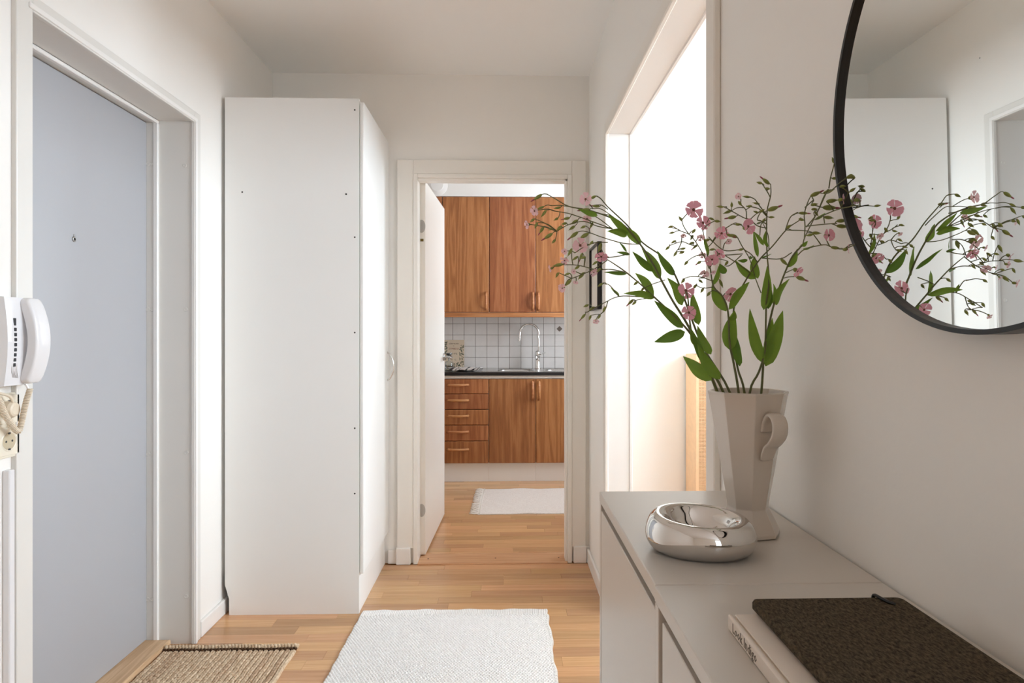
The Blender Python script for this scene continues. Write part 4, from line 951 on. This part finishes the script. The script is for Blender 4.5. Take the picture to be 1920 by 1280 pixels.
{"label":"leafy flowering stem rising from the left rim of the vase with two open pink flowers","stems":[[[[0.3296,0.921,1.012],[0.2991,0.921,1.0937],[0.2819,0.9018,1.1215],[0.2691,0.904,1.145],[0.2606,0.9054,1.1657],[0.2557,0.9062,1.1952],[0.2535,0.9066,1.2248],[0.25,0.9072,1.2359]],0.0022,0.0009]],"leaves":[[[0.2852,0.9012,1.1122],[0.2524,0.9276,1.1444],0.0195,73],[[0.2963,0.9,1.1136],[0.2614,0.8883,1.1626],0.0168,26],[[0.284,0.9014,1.1479],[0.2653,0.9014,1.1875],0.0141,26],[[0.27,0.9038,1.1597],[0.2521,0.8906,1.1796],0.0108,7],[[0.2738,0.9032,1.1372],[0.2515,0.8883,1.1848],0.0119,21]],"buds":[[[0.2579,0.9109,1.2085],[0.2493,0.9109,1.2037],1,[0.2547,0.9064,1.2084]]],"flowers":[[[0.2531,0.9159,1.2368],0.0126,[-0.1,-0.95,0.2],[0.2523,0.9068,1.2285],77],[[0.2468,0.878,1.2048],0.0111,[0.1,-0.95,-0.1],[0.2552,0.9063,1.2018],62]]},
{"label":"tall middle flowering stem crowded with pink flowers before the bright doorway","stems":[[[[0.3414,0.93,1.012],[0.3328,0.93,1.0924],[0.3259,0.93,1.1334],[0.3198,0.93,1.1631],[0.3175,0.93,1.2072],[0.3098,0.93,1.2292],[0.2971,0.9308,1.2436],[0.2927,0.9316,1.268],[0.2876,0.9324,1.2947],[0.2825,0.9332,1.3238]],0.002,0.0007],[[[0.2909,0.9319,1.2693],[0.2833,0.9331,1.2886],[0.2724,0.9349,1.308],[0.2632,0.9364,1.3187],[0.2513,0.9383,1.3239],[0.2415,0.9399,1.3306]],0.0005,0.0003],[[[0.2749,0.9345,1.301],[0.2632,0.9364,1.3047],[0.253,0.938,1.3084],[0.2361,0.9408,1.3031]],0.0004,0.0003],[[[0.253,0.938,1.308],[0.2496,0.9386,1.2997],[0.2449,0.9394,1.2936]],0.0003,0.0003],[[[0.285,0.9328,1.2886],[0.2766,0.9342,1.2887],[0.2682,0.9356,1.2854],[0.2615,0.9367,1.2806]],0.0004,0.0003],[[[0.2967,0.9309,1.2431],[0.2833,0.9331,1.2415],[0.2733,0.9347,1.2451]],0.0005,0.0003],[[[0.295,0.9312,1.2518],[0.28,0.9336,1.2572],[0.2665,0.9358,1.2583],[0.2547,0.9378,1.2549]],0.0004,0.0003],[[[0.2513,0.9383,1.3242],[0.2463,0.9391,1.3269],[0.2361,0.9408,1.3298]],0.0003,0.0003],[[[0.2632,0.9364,1.3187],[0.2564,0.9375,1.3294],[0.253,0.938,1.3391]],0.0003,0.0003],[[[0.2909,0.9319,1.2693],[0.3,0.9303,1.2831],[0.3034,0.93,1.2901]],0.0005,0.0004],[[[0.2867,0.9325,1.2973],[0.295,0.9312,1.3058],[0.3034,0.93,1.3179]],0.0005,0.0004]],"leaves":[[[0.3205,0.93,1.153],[0.3277,0.9333,1.2093],0.0217,41],[[0.3343,0.93,1.13],[0.3352,0.9499,1.1784],0.0152,15],[[0.3149,0.93,1.2083],[0.2993,0.9446,1.2485],0.0147,37],[[0.3184,0.93,1.2109],[0.3524,0.941,1.251],0.0152,52],[[0.2967,0.9309,1.2457],[0.3059,0.9361,1.2733],0.0072,25],[[0.314,0.93,1.2622],[0.3049,0.9291,1.276],0.0104,30],[[0.29,0.932,1.2885],[0.2826,0.9307,1.3179],0.0059,62],[[0.3219,0.93,1.1952],[0.3206,0.9115,1.2085],0.0086,53]],"buds":[[[0.2404,0.9372,1.3305],[0.2348,0.9372,1.3289],0,[0.2384,0.9404,1.3292]],[[0.2448,0.9471,1.3232],[0.2405,0.9471,1.3223],0,[0.2502,0.9385,1.3246]],[[0.244,0.9358,1.3098],[0.2401,0.9358,1.3073],0,[0.2455,0.9392,1.306]],[[0.2328,0.9265,1.3001],[0.2269,0.9265,1.2949],0,[0.2361,0.9408,1.3031]],[[0.2422,0.9235,1.292],[0.2383,0.9235,1.2861],0,[0.2449,0.9394,1.2936]],[[0.252,0.914,1.2961],[0.2458,0.914,1.2946],0,[0.247,0.939,1.2963]],[[0.2534,0.9251,1.2927],[0.2481,0.9251,1.2907],0,[0.2449,0.9394,1.2936]],[[0.2706,0.9365,1.3074],[0.2664,0.9365,1.306],0,[0.2684,0.9356,1.3031]],[[0.2786,0.9481,1.3055],[0.27,0.9481,1.2978],1,[0.2748,0.9345,1.3037]],[[0.2606,0.9325,1.2801],[0.2561,0.9325,1.2749],0,[0.2615,0.9367,1.2806]],[[0.2506,0.926,1.3361],[0.2477,0.926,1.3399],0,[0.2541,0.9378,1.3359]],[[0.2694,0.9262,1.3245],[0.2669,0.9262,1.3213],0,[0.2632,0.9364,1.3187]],[[0.2747,0.955,1.3201],[0.2729,0.955,1.3171],0,[0.2663,0.9359,1.3151]],[[0.2885,0.9225,1.34],[0.2923,0.9225,1.3383],0,[0.2825,0.9332,1.3238]],[[0.2922,0.9115,1.3338],[0.3012,0.9115,1.3328],0,[0.2825,0.9332,1.3238]],[[0.2582,0.9408,1.2552],[0.2547,0.9408,1.2508],0,[0.2547,0.9378,1.2549]],[[0.2835,0.9573,1.2557],[0.2889,0.9573,1.2512],0,[0.2833,0.9331,1.256]],[[0.2856,0.9407,1.242],[0.2812,0.9407,1.235],0,[0.2848,0.9329,1.2417]],[[0.2787,0.9533,1.2482],[0.2751,0.9533,1.2429],0,[0.2744,0.9345,1.2447]],[[0.2866,0.944,1.2581],[0.292,0.944,1.2617],1,[0.2833,0.9331,1.256]],[[0.2853,0.9086,1.2347],[0.2827,0.9086,1.2313],0,[0.3042,0.9304,1.2356]],[[0.2899,0.9261,1.3103],[0.2829,0.9261,1.3077],0,[0.2959,0.9311,1.3071]],[[0.2789,0.9302,1.2796],[0.2737,0.9302,1.2761],1,[0.2867,0.9326,1.28]],[[0.3122,0.9515,1.2553],[0.3176,0.9515,1.2428],0,[0.2956,0.9311,1.2517]],[[0.2995,0.9342,1.2975],[0.2907,0.9342,1.2958],0,[0.3034,0.93,1.2901]],[[0.3251,0.9522,1.2821],[0.3197,0.9522,1.275],0,[0.299,0.9305,1.2816]]],"flowers":[[[0.2628,0.912,1.3494],0.0142,[0.05,-1,0.05],[0.253,0.938,1.3391],37],[[0.2814,0.9295,1.3343],0.0114,[0.1,-0.95,0.1],[0.2831,0.9331,1.3206],82],[[0.2508,0.9202,1.3145],0.0044,[-0.3,-0.6,-0.7],[0.253,0.938,1.3084],53],[[0.2773,0.9248,1.3127],0.0062,[-0.2,-0.8,-0.5],[0.2724,0.9349,1.308],83],[[0.3059,0.9321,1.2903],0.009,[0.3,-0.8,0.3],[0.298,0.9307,1.28],34],[[0.2898,0.9147,1.2804],0.0112,[-0.1,-0.7,-0.6],[0.2904,0.932,1.2799],50],[[0.2845,0.9416,1.2896],0.0056,[-0.4,-0.7,-0.4],[0.2747,0.9345,1.288],9],[[0.2863,0.9372,1.2628],0.007,[-0.2,-0.7,-0.5],[0.2755,0.9343,1.2576],35],[[0.3239,0.9385,1.2332],0.0118,[0.1,-0.9,-0.3],[0.3098,0.93,1.2292],85],[[0.2896,0.9086,1.2619],0.004,[0.2,-0.7,-0.5],[0.2942,0.9313,1.2599],50]]},
{"label":"flowering stem crossing diagonally right in front of the wall with forked branches","stems":[[[[0.3449,0.9345,1.012],[0.3429,0.9345,1.091],[0.3366,0.945,1.1266],[0.332,0.945,1.1652],[0.3296,0.945,1.1961],[0.3366,0.945,1.2316],[0.3655,0.945,1.2796],[0.3837,0.9361,1.3017],[0.3917,0.9061,1.3215],[0.3979,0.8783,1.33]],0.0019,0.0006],[[[0.3911,0.9087,1.3215],[0.3935,0.8985,1.3371],[0.3969,0.8832,1.3411]],0.0004,0.0003],[[[0.3911,0.9087,1.321],[0.3999,0.8679,1.3138],[0.4026,0.8526,1.309]],0.0004,0.0003],[[[0.3655,0.945,1.2806],[0.3557,0.945,1.2921],[0.3458,0.945,1.2991],[0.3369,0.945,1.315]],0.0005,0.0003],[[[0.3458,0.945,1.2991],[0.3208,0.945,1.2964],[0.3083,0.945,1.3025],[0.2947,0.947,1.3169]],0.0005,0.0003],[[[0.344,0.945,1.292],[0.319,0.945,1.2902],[0.3119,0.945,1.2919]],0.0004,0.0003],[[[0.3601,0.945,1.2602],[0.3369,0.945,1.2778],[0.3173,0.945,1.2902]],0.0006,0.0004],[[[0.3423,0.945,1.2902],[0.3262,0.945,1.276],[0.319,0.945,1.2742]],0.0004,0.0003],[[[0.3727,0.945,1.2859],[0.3885,0.9188,1.2821],[0.3941,0.8959,1.2879]],0.0005,0.0004],[[[0.3709,0.945,1.2354],[0.3628,0.945,1.2566],[0.3548,0.945,1.2832],[0.3458,0.945,1.2991]],0.0006,0.0005]],"leaves":[[[0.3664,0.945,1.2877],[0.3659,0.961,1.3286],0.0066,16],[[0.3748,0.945,1.3045],[0.3651,0.9557,1.3256],0.0059,34],[[0.3628,0.945,1.2558],[0.3353,0.9517,1.2839],0.0114,7],[[0.3664,0.945,1.2563],[0.3672,0.9598,1.2903],0.0128,88],[[0.3512,0.945,1.2832],[0.3388,0.9504,1.2829],0.0062,72],[[0.3709,0.945,1.2859],[0.3828,0.9368,1.2911],0.0024,51],[[0.3539,0.945,1.2841],[0.3621,0.9621,1.2905],0.0052,27]],"buds":[[[0.4041,0.8955,1.3425],[0.4198,0.8955,1.3418],1,[0.395,0.8917,1.3389]],[[0.3855,0.8917,1.3208],[0.3922,0.8917,1.3259],0,[0.394,0.8951,1.3186]],[[0.3897,0.8635,1.3285],[0.3946,0.8635,1.3274],0,[0.3979,0.8783,1.33]],[[0.338,0.9505,1.3167],[0.323,0.9505,1.322],1,[0.3369,0.945,1.315]],[[0.3405,0.9329,1.2975],[0.3326,0.9329,1.2957],0,[0.3402,0.945,1.2985]],[[0.3863,0.9136,1.2815],[0.3975,0.9136,1.2712],0,[0.3891,0.9163,1.2827]],[[0.378,0.9585,1.3405],[0.3816,0.9585,1.345],0,[0.3797,0.9381,1.2968]]],"flowers":[[[0.3084,0.9302,1.3194],0.011,[0.1,-0.95,0.1],[0.3007,0.9461,1.3105],28],[[0.3208,0.937,1.3089],0.0056,[0.1,-0.6,-0.7],[0.3152,0.945,1.2991],25]]},
{"label":"slender upright flowering stem with many closed buds left of the mirror frame","stems":[[[[0.3465,0.927,1.012],[0.3475,0.927,1.0917],[0.3581,0.92,1.1226],[0.3665,0.92,1.1527],[0.368,0.92,1.1956],[0.3688,0.92,1.2219],[0.3717,0.9178,1.2511],[0.3695,0.92,1.2942],[0.3695,0.92,1.3462],[0.3726,0.9144,1.3706],[0.3726,0.9144,1.3856]],0.0019,0.0005],[[[0.3689,0.92,1.3443],[0.3593,0.92,1.3563],[0.3524,0.92,1.3657],[0.3454,0.92,1.3692]],0.0005,0.0003],[[[0.3689,0.92,1.3425],[0.3576,0.92,1.3528],[0.3402,0.92,1.3565]],0.0004,0.0003],[[[0.3723,0.9155,1.3684],[0.3698,0.92,1.3771],[0.3628,0.92,1.3877]],0.0004,0.0003],[[[0.3698,0.92,1.3305],[0.3611,0.92,1.3356],[0.3558,0.92,1.3373],[0.3593,0.92,1.3459],[0.3628,0.92,1.3494]],0.0004,0.0003],[[[0.3698,0.92,1.3253],[0.3558,0.92,1.3287],[0.3454,0.92,1.3373],[0.3367,0.92,1.3398],[0.3193,0.92,1.3492],[0.3071,0.92,1.3557]],0.0005,0.0003],[[[0.3405,0.92,1.339],[0.3393,0.92,1.351],[0.3297,0.92,1.361]],0.0004,0.0003],[[[0.3106,0.92,1.325],[0.3228,0.92,1.332],[0.328,0.92,1.3317]],0.0004,0.0003],[[[0.3689,0.92,1.3374],[0.3611,0.92,1.3304],[0.3593,0.92,1.3149]],0.0004,0.0003]],"leaves":[[[0.3635,0.92,1.1351],[0.3401,0.9065,1.2111],0.0168,77],[[0.3649,0.92,1.21],[0.3671,0.9132,1.2711],0.0142,71],[[0.3711,0.9198,1.2114],[0.3765,0.9272,1.2473],0.0104,60],[[0.3662,0.92,1.1364],[0.3803,0.9277,1.1988],0.0168,56],[[0.3707,0.92,1.2986],[0.3601,0.9011,1.318],0.0059,4]],"buds":[[[0.3759,0.9265,1.3889],[0.3627,0.9265,1.3993],1,[0.3726,0.9144,1.3856]],[[0.3552,0.9006,1.3838],[0.3466,0.9006,1.3859],0,[0.3651,0.92,1.3842]],[[0.3733,0.9193,1.3804],[0.3657,0.9193,1.3821],0,[0.369,0.92,1.3783]],[[0.3658,0.9078,1.348],[0.3852,0.9078,1.3549],1,[0.3668,0.92,1.347]],[[0.3772,0.9317,1.3429],[0.3854,0.9317,1.343],0,[0.3695,0.92,1.3404]],[[0.35,0.8971,1.3434],[0.3568,0.8971,1.3476],0,[0.3454,0.92,1.3373]],[[0.3401,0.899,1.3525],[0.3324,0.899,1.3514],0,[0.3393,0.92,1.351]],[[0.3649,0.939,1.3503],[0.3575,0.939,1.3529],0,[0.3646,0.92,1.3496]],[[0.3669,0.9403,1.3634],[0.3562,0.9403,1.3655],0,[0.3585,0.92,1.3573]],[[0.3416,0.9098,1.3667],[0.3304,0.9098,1.3681],0,[0.347,0.92,1.3684]],[[0.3261,0.9123,1.3615],[0.3308,0.9123,1.355],0,[0.3297,0.92,1.361]],[[0.3004,0.8987,1.3507],[0.2902,0.8987,1.3518],0,[0.3125,0.92,1.3528]],[[0.3276,0.943,1.3544],[0.3144,0.943,1.3496],0,[0.3361,0.92,1.3543]],[[0.3247,0.9177,1.3411],[0.309,0.9177,1.3381],1,[0.329,0.92,1.344]],[[0.3193,0.9053,1.3278],[0.3287,0.9053,1.3282],0,[0.316,0.92,1.3281]],[[0.3642,0.9438,1.3353],[0.3686,0.9438,1.3371],0,[0.364,0.92,1.3339]],[[0.3104,0.9144,1.3156],[0.3225,0.9144,1.3113],1,[0.3106,0.92,1.325]],[[0.3238,0.9329,1.3569],[0.3238,0.9329,1.3595],0,[0.3193,0.92,1.3492]]],"flowers":[[[0.3304,0.9242,1.3708],0.0055,[-0.7,-0.6,0.1],[0.3318,0.92,1.3588],51],[[0.333,0.8938,1.3234],0.0123,[0.3,-0.9,0.1],[0.328,0.92,1.3317],14]]},
{"label":"flowering stem spreading right in front of the black mirror frame","stems":[[[[0.3527,0.93,1.012],[0.3651,0.93,1.0893],[0.3697,0.93,1.1524],[0.377,0.9233,1.2032],[0.3809,0.9089,1.2363],[0.3852,0.8911,1.2658],[0.3882,0.8778,1.2824],[0.3919,0.8589,1.2929]],0.002,0.0009],[[[0.3921,0.858,1.2929],[0.393,0.8529,1.3034],[0.3959,0.8351,1.3228],[0.398,0.8198,1.3386],[0.3993,0.8096,1.3503]],0.0007,0.0004],[[[0.3993,0.8096,1.3503],[0.4008,0.7944,1.3531],[0.402,0.7791,1.3578],[0.4028,0.7663,1.3599]],0.0004,0.0003],[[[0.3902,0.8682,1.2812],[0.393,0.8529,1.2871],[0.3987,0.8147,1.2878],[0.4006,0.7969,1.2824]],0.0006,0.0004],[[[0.393,0.8529,1.317],[0.398,0.8198,1.314],[0.4015,0.7867,1.31]],0.0004,0.0003],[[[0.3928,0.8542,1.3004],[0.393,0.8529,1.3178],[0.3928,0.8542,1.3341],[0.3945,0.844,1.3513],[0.3959,0.8351,1.3557]],0.0004,0.0003],[[[0.393,0.8529,1.3419],[0.3959,0.8351,1.3479],[0.3951,0.8402,1.3426]],0.0003,0.0003],[[[0.3935,0.8504,1.3158],[0.3967,0.83,1.3281],[0.3987,0.8147,1.3468],[0.3998,0.8045,1.3553]],0.0005,0.0003],[[[0.4,0.8033,1.3558],[0.4003,0.8,1.3678],[0.4008,0.7944,1.3785],[0.401,0.7918,1.3838]],0.0004,0.0003],[[[0.3963,0.8325,1.3223],[0.3993,0.8096,1.3252],[0.402,0.7791,1.3263],[0.4035,0.7383,1.3227]],0.0004,0.0003],[[[0.3987,0.8147,1.3254],[0.399,0.8122,1.3142]],0.0003,0.0003],[[[0.3852,0.8911,1.2672],[0.3881,0.8784,1.2808],[0.3921,0.858,1.2929]],0.0007,0.0005],[[[0.402,0.7791,1.3263],[0.4029,0.7638,1.3406],[0.4031,0.7587,1.3424]],0.0003,0.0003],[[[0.4006,0.7969,1.2824],[0.4023,0.774,1.2772],[0.4034,0.7485,1.2789]],0.0003,0.0003]],"leaves":[[[0.3716,0.93,1.13],[0.3904,0.9158,1.2088],0.0249,46],[[0.3781,0.9191,1.2183],[0.3785,0.9191,1.2467],0.0076,55],[[0.3796,0.9135,1.2163],[0.385,0.8821,1.2506],0.0107,91],[[0.3858,0.8886,1.2669],[0.3949,0.8805,1.291],0.009,8],[[0.3923,0.8567,1.2879],[0.3986,0.839,1.2907],0.0031,25],[[0.3921,0.858,1.2913],[0.3965,0.8528,1.2978],0.0052,61],[[0.3963,0.8325,1.3223],[0.3976,0.8078,1.3264],0.0038,71]],"buds":[[[0.3871,0.8248,1.3507],[0.4036,0.8248,1.3579],1,[0.3959,0.8351,1.3479]],[[0.4078,0.8334,1.3562],[0.4229,0.8334,1.3618],0,[0.3959,0.8351,1.3557]],[[0.3914,0.7922,1.3373],[0.4061,0.7922,1.3395],0,[0.4008,0.7927,1.3258]],[[0.3929,0.7636,1.3491],[0.4016,0.7636,1.3499],0,[0.403,0.7615,1.3414]],[[0.4026,0.7661,1.3601],[0.4214,0.7661,1.3666],1,[0.4025,0.7706,1.3592]],[[0.3988,0.7519,1.3406],[0.4064,0.7519,1.3455],0,[0.4031,0.7587,1.3424]],[[0.4044,0.7537,1.3311],[0.418,0.7537,1.3329],0,[0.4028,0.7564,1.3243]],[[0.4146,0.759,1.3271],[0.425,0.759,1.328],0,[0.4027,0.761,1.3247]],[[0.4037,0.8265,1.3369],[0.4252,0.8265,1.336],1,[0.3976,0.8232,1.3364]],[[0.3834,0.816,1.3375],[0.3928,0.816,1.3394],0,[0.3978,0.8215,1.3368]],[[0.3908,0.83,1.335],[0.3994,0.83,1.3353],0,[0.3971,0.8266,1.3323]],[[0.3999,0.8157,1.3228],[0.4128,0.8157,1.3213],0,[0.3989,0.8133,1.3192]],[[0.4011,0.7865,1.3126],[0.4167,0.7865,1.3137],1,[0.4011,0.7904,1.3104]],[[0.4069,0.798,1.3089],[0.4227,0.798,1.3074],0,[0.4003,0.7977,1.3113]],[[0.3951,0.8374,1.3062],[0.4074,0.8374,1.3056],0,[0.3936,0.8489,1.3077]],[[0.3858,0.8144,1.3008],[0.3756,0.8144,1.2989],0,[0.3981,0.8189,1.2877]],[[0.394,0.7862,1.281],[0.4064,0.7862,1.2793],0,[0.4014,0.7867,1.2801]],[[0.4127,0.7679,1.2823],[0.4253,0.7679,1.2816],0,[0.4025,0.7683,1.2776]],[[0.3863,0.8641,1.2523],[0.4018,0.8641,1.2463],1,[0.3833,0.899,1.2527]],[[0.4073,0.8102,1.37],[0.4119,0.8102,1.37],0,[0.4003,0.8,1.3678]],[[0.404,0.8785,1.2973],[0.3965,0.8785,1.2932],0,[0.3898,0.8694,1.2871]],[[0.3993,0.8389,1.3345],[0.4025,0.8389,1.3298],0,[0.3963,0.8323,1.3267]],[[0.4055,0.8006,1.3861],[0.4032,0.8006,1.3921],0,[0.4009,0.7927,1.382]]],"flowers":[[[0.3994,0.7684,1.3355],0.0071,[0.6,-0.5,0.1],[0.4021,0.7774,1.3279],40],[[0.3959,0.795,1.2967],0.0091,[0.3,-0.85,0],[0.4002,0.8009,1.2836],59],[[0.4036,0.7651,1.2758],0.0068,[0.8,-0.5,0],[0.4019,0.7791,1.2784],72],[[0.3822,0.8504,1.258],0.0088,[0.5,-0.6,-0.5],[0.3842,0.8951,1.2592],64]]}]
# ================================================================== FLOWERS
def leaf_mesh(base, tip, wid, seed):
    rl = random.Random(seed); base, tip = Vector(base), Vector(tip); ax_ = tip-base; L_ = ax_.length; t_ = ax_.normalized()
    view = (Vector((0, 0, 1.176))-base).normalized()
    side = t_.cross(view).normalized(); side = (Matrix.Rotation(rl.uniform(-.55, .55), 3, t_) @ side); nn = side.cross(t_).normalized()
    b = B(); n_ = 10; rows = []; bend = rl.uniform(-.10, .10); lift = rl.uniform(-.10, .10)
    for i in range(n_+1):
        u = i/n_; w_ = wid*.45*(math.sin(PI*min(1, u**.8))**.75*(1-u*.35)*1.22+.04*(1-u)); w_ = max(w_, .0003)
        c = base+t_*L_*u+side*bend*L_*math.sin(PI*u)+nn*lift*L_*math.sin(PI*u)
        wob = .12*math.sin(u*9+seed)*w_
        row = [b.verts.new(c+side*(w_*k)+nn*(abs(k)*w_*.35+(wob if k else 0))) for k in (-1, -.5, 0, .5, 1)]
        rows.append(row)
    for p_, q_ in zip(rows, rows[1:]):
        for i in range(4): b.faces.new((p_[i], p_[i+1], q_[i+1], q_[i]))
    return b
def frame_from(dirv):
    z = Vector(dirv).normalized(); x = z.cross(Vector((.13, .2, 1))).normalized(); y = z.cross(x)
    return Matrix((x, y, z)).transposed()
# prototype meshes
def bud_me(pink):
    b = B(); lathe(b, [(.06, 0), (.16, .1), (.23, .3), (.235, .45), (.17, .66), (.09, .82)], (0, 0, 0), 8, close=True)
    me = bpy.data.meshes.new('bud')
    lathe(b, [(.09, .80), (.10 if pink else .05, .9), (.075 if pink else .03, 1.08 if pink else .98), (.01, 1.2 if pink else 1.0)], (0, 0, 0), 8, mi=1 if pink else 0)
    for f in b.faces: f.smooth = True
    b.to_mesh(me); b.free(); me.materials.append(M['bud']); me.materials.append(M['bud_tip']); return me
BUD = [bud_me(0), bud_me(1)]
def petal_me(mt):
    b = B(); rows = []
    for i in range(7):
        u = i/6; y = .14+.86*u; w_ = (.08+.43*u**.85)*(1-.3*max(0, (u-.7)/.3)**2)*(1 if u < .85 else .82); row = []
        for k in range(-3, 4):
            kk = k/3; notch = -.2*(1-abs(kk))*max(0, (u-.6)/.4) if u > .6 else 0
            rnd_ = -.22*kk*kk*u**2
            row.append(b.verts.new((w_*kk, y+notch+rnd_, .07*u*u-.05*kk*kk*u+.03*math.sin(u*5)*kk)))
        rows.append(row)
    for p_, q_ in zip(rows, rows[1:]):
        for i in range(6): b.faces.new((p_[i], p_[i+1], q_[i+1], q_[i])).smooth = True
    me = bpy.data.meshes.new('petal'); b.to_mesh(me); b.free(); me.materials.append(M[mt]); return me
PET = [petal_me('petal'), petal_me('petal2')]
def calyx_me():
    b = B(); lathe(b, [(.05, -.95), (.22, -.8), (.30, -.5), (.24, -.2), (.12, -.02)], (0, 0, 0), 8)
    lathe(b, [(.13, -.02), (.14, .04), (.02, .07)], (0, 0, 0), 10, mi=1)
    for f in b.faces: f.smooth = True
    me = bpy.data.meshes.new('calyx'); b.to_mesh(me); b.free(); me.materials.append(M['bud']); me.materials.append(M['flower_eye']); return me
CAL = calyx_me()
rq = random.Random(21)
for t in FLOWERS:
    base = Vector(t['stems'][0][0][0])
    root = empty('flowering_stem', base, t['label'], 'flower', 'cut pink flowers in the vase')
    b = B()
    for pts, r0, r1 in t['stems']:
        tube(b, smooth_path(pts, 4), max(r0, .0008), max(r1, .00066), 6)
    def pedicel(a, c, r=.00058):
        a, c = Vector(a), Vector(c); mid = (a+c)/2+Vector((rq.uniform(-1, 1), rq.uniform(-1, 1), rq.uniform(.2, 1.2)))*(a-c).length*.10
        tube(b, smooth_path([a, mid, c], 3), r*1.3, r, 5)
    for q0, q1, pink, at in t['buds']: pedicel(at, q0)
    for c, r, nrm, at, sd in t['flowers']:
        n_ = Vector(nrm).normalized(); c = Vector(c); pedicel(at, c-n_*r*.62, .00062)
    obj('stem', b, 'stem', root, smooth=True)
    for i, (lb, ltip, wid, sd) in enumerate(t['leaves']):
        obj('leaf', leaf_mesh(lb, ltip, wid, sd), 'leaf' if sd % 3 else 'leaf2', root, smooth=True)
    for q0, q1, pink, at in t['buds']:
        o = bpy.data.objects.new('bud', BUD[pink]); COL.objects.link(o); o.parent = root
        q0, q1 = Vector(q0), Vector(q1); L_ = max((q1-q0).length/(1.1 if pink else 1), .006); L_ = max(L_, .0085); Wd = max(L_*.78, .0082)*rq.uniform(.85, 1.1)
        mtx = frame_from(q1-q0).to_4x4(); mtx.translation = q0-base
        o.matrix_local = mtx @ Matrix.Diagonal((Wd, Wd, L_, 1))
    for c, r, nrm, at, sd in t['flowers']:
        rs_ = random.Random(sd); o = bpy.data.objects.new('flower_head', CAL); COL.objects.link(o); o.parent = root
        mtx = frame_from(nrm).to_4x4(); mtx.translation = Vector(c)-base; r *= 1.08
        o.matrix_local = mtx @ Matrix.Rotation(rs_.uniform(0, 2), 4, 'Z') @ Matrix.Diagonal((r, r, r*.8, 1))
        pm = PET[1] if (r < .0085 or c[0] < .12) else PET[0]
        for k in range(5):
            p_ = bpy.data.objects.new('petal', pm); COL.objects.link(p_); p_.parent = o
            p_.matrix_local = Matrix.Rotation(2*PI*k/5+rs_.uniform(-.1, .1), 4, 'Z') @ Matrix.Rotation(rs_.uniform(-.12, .35), 4, 'X') @ Matrix.Diagonal((1.0, rs_.uniform(.92, 1.08), 1, 1))
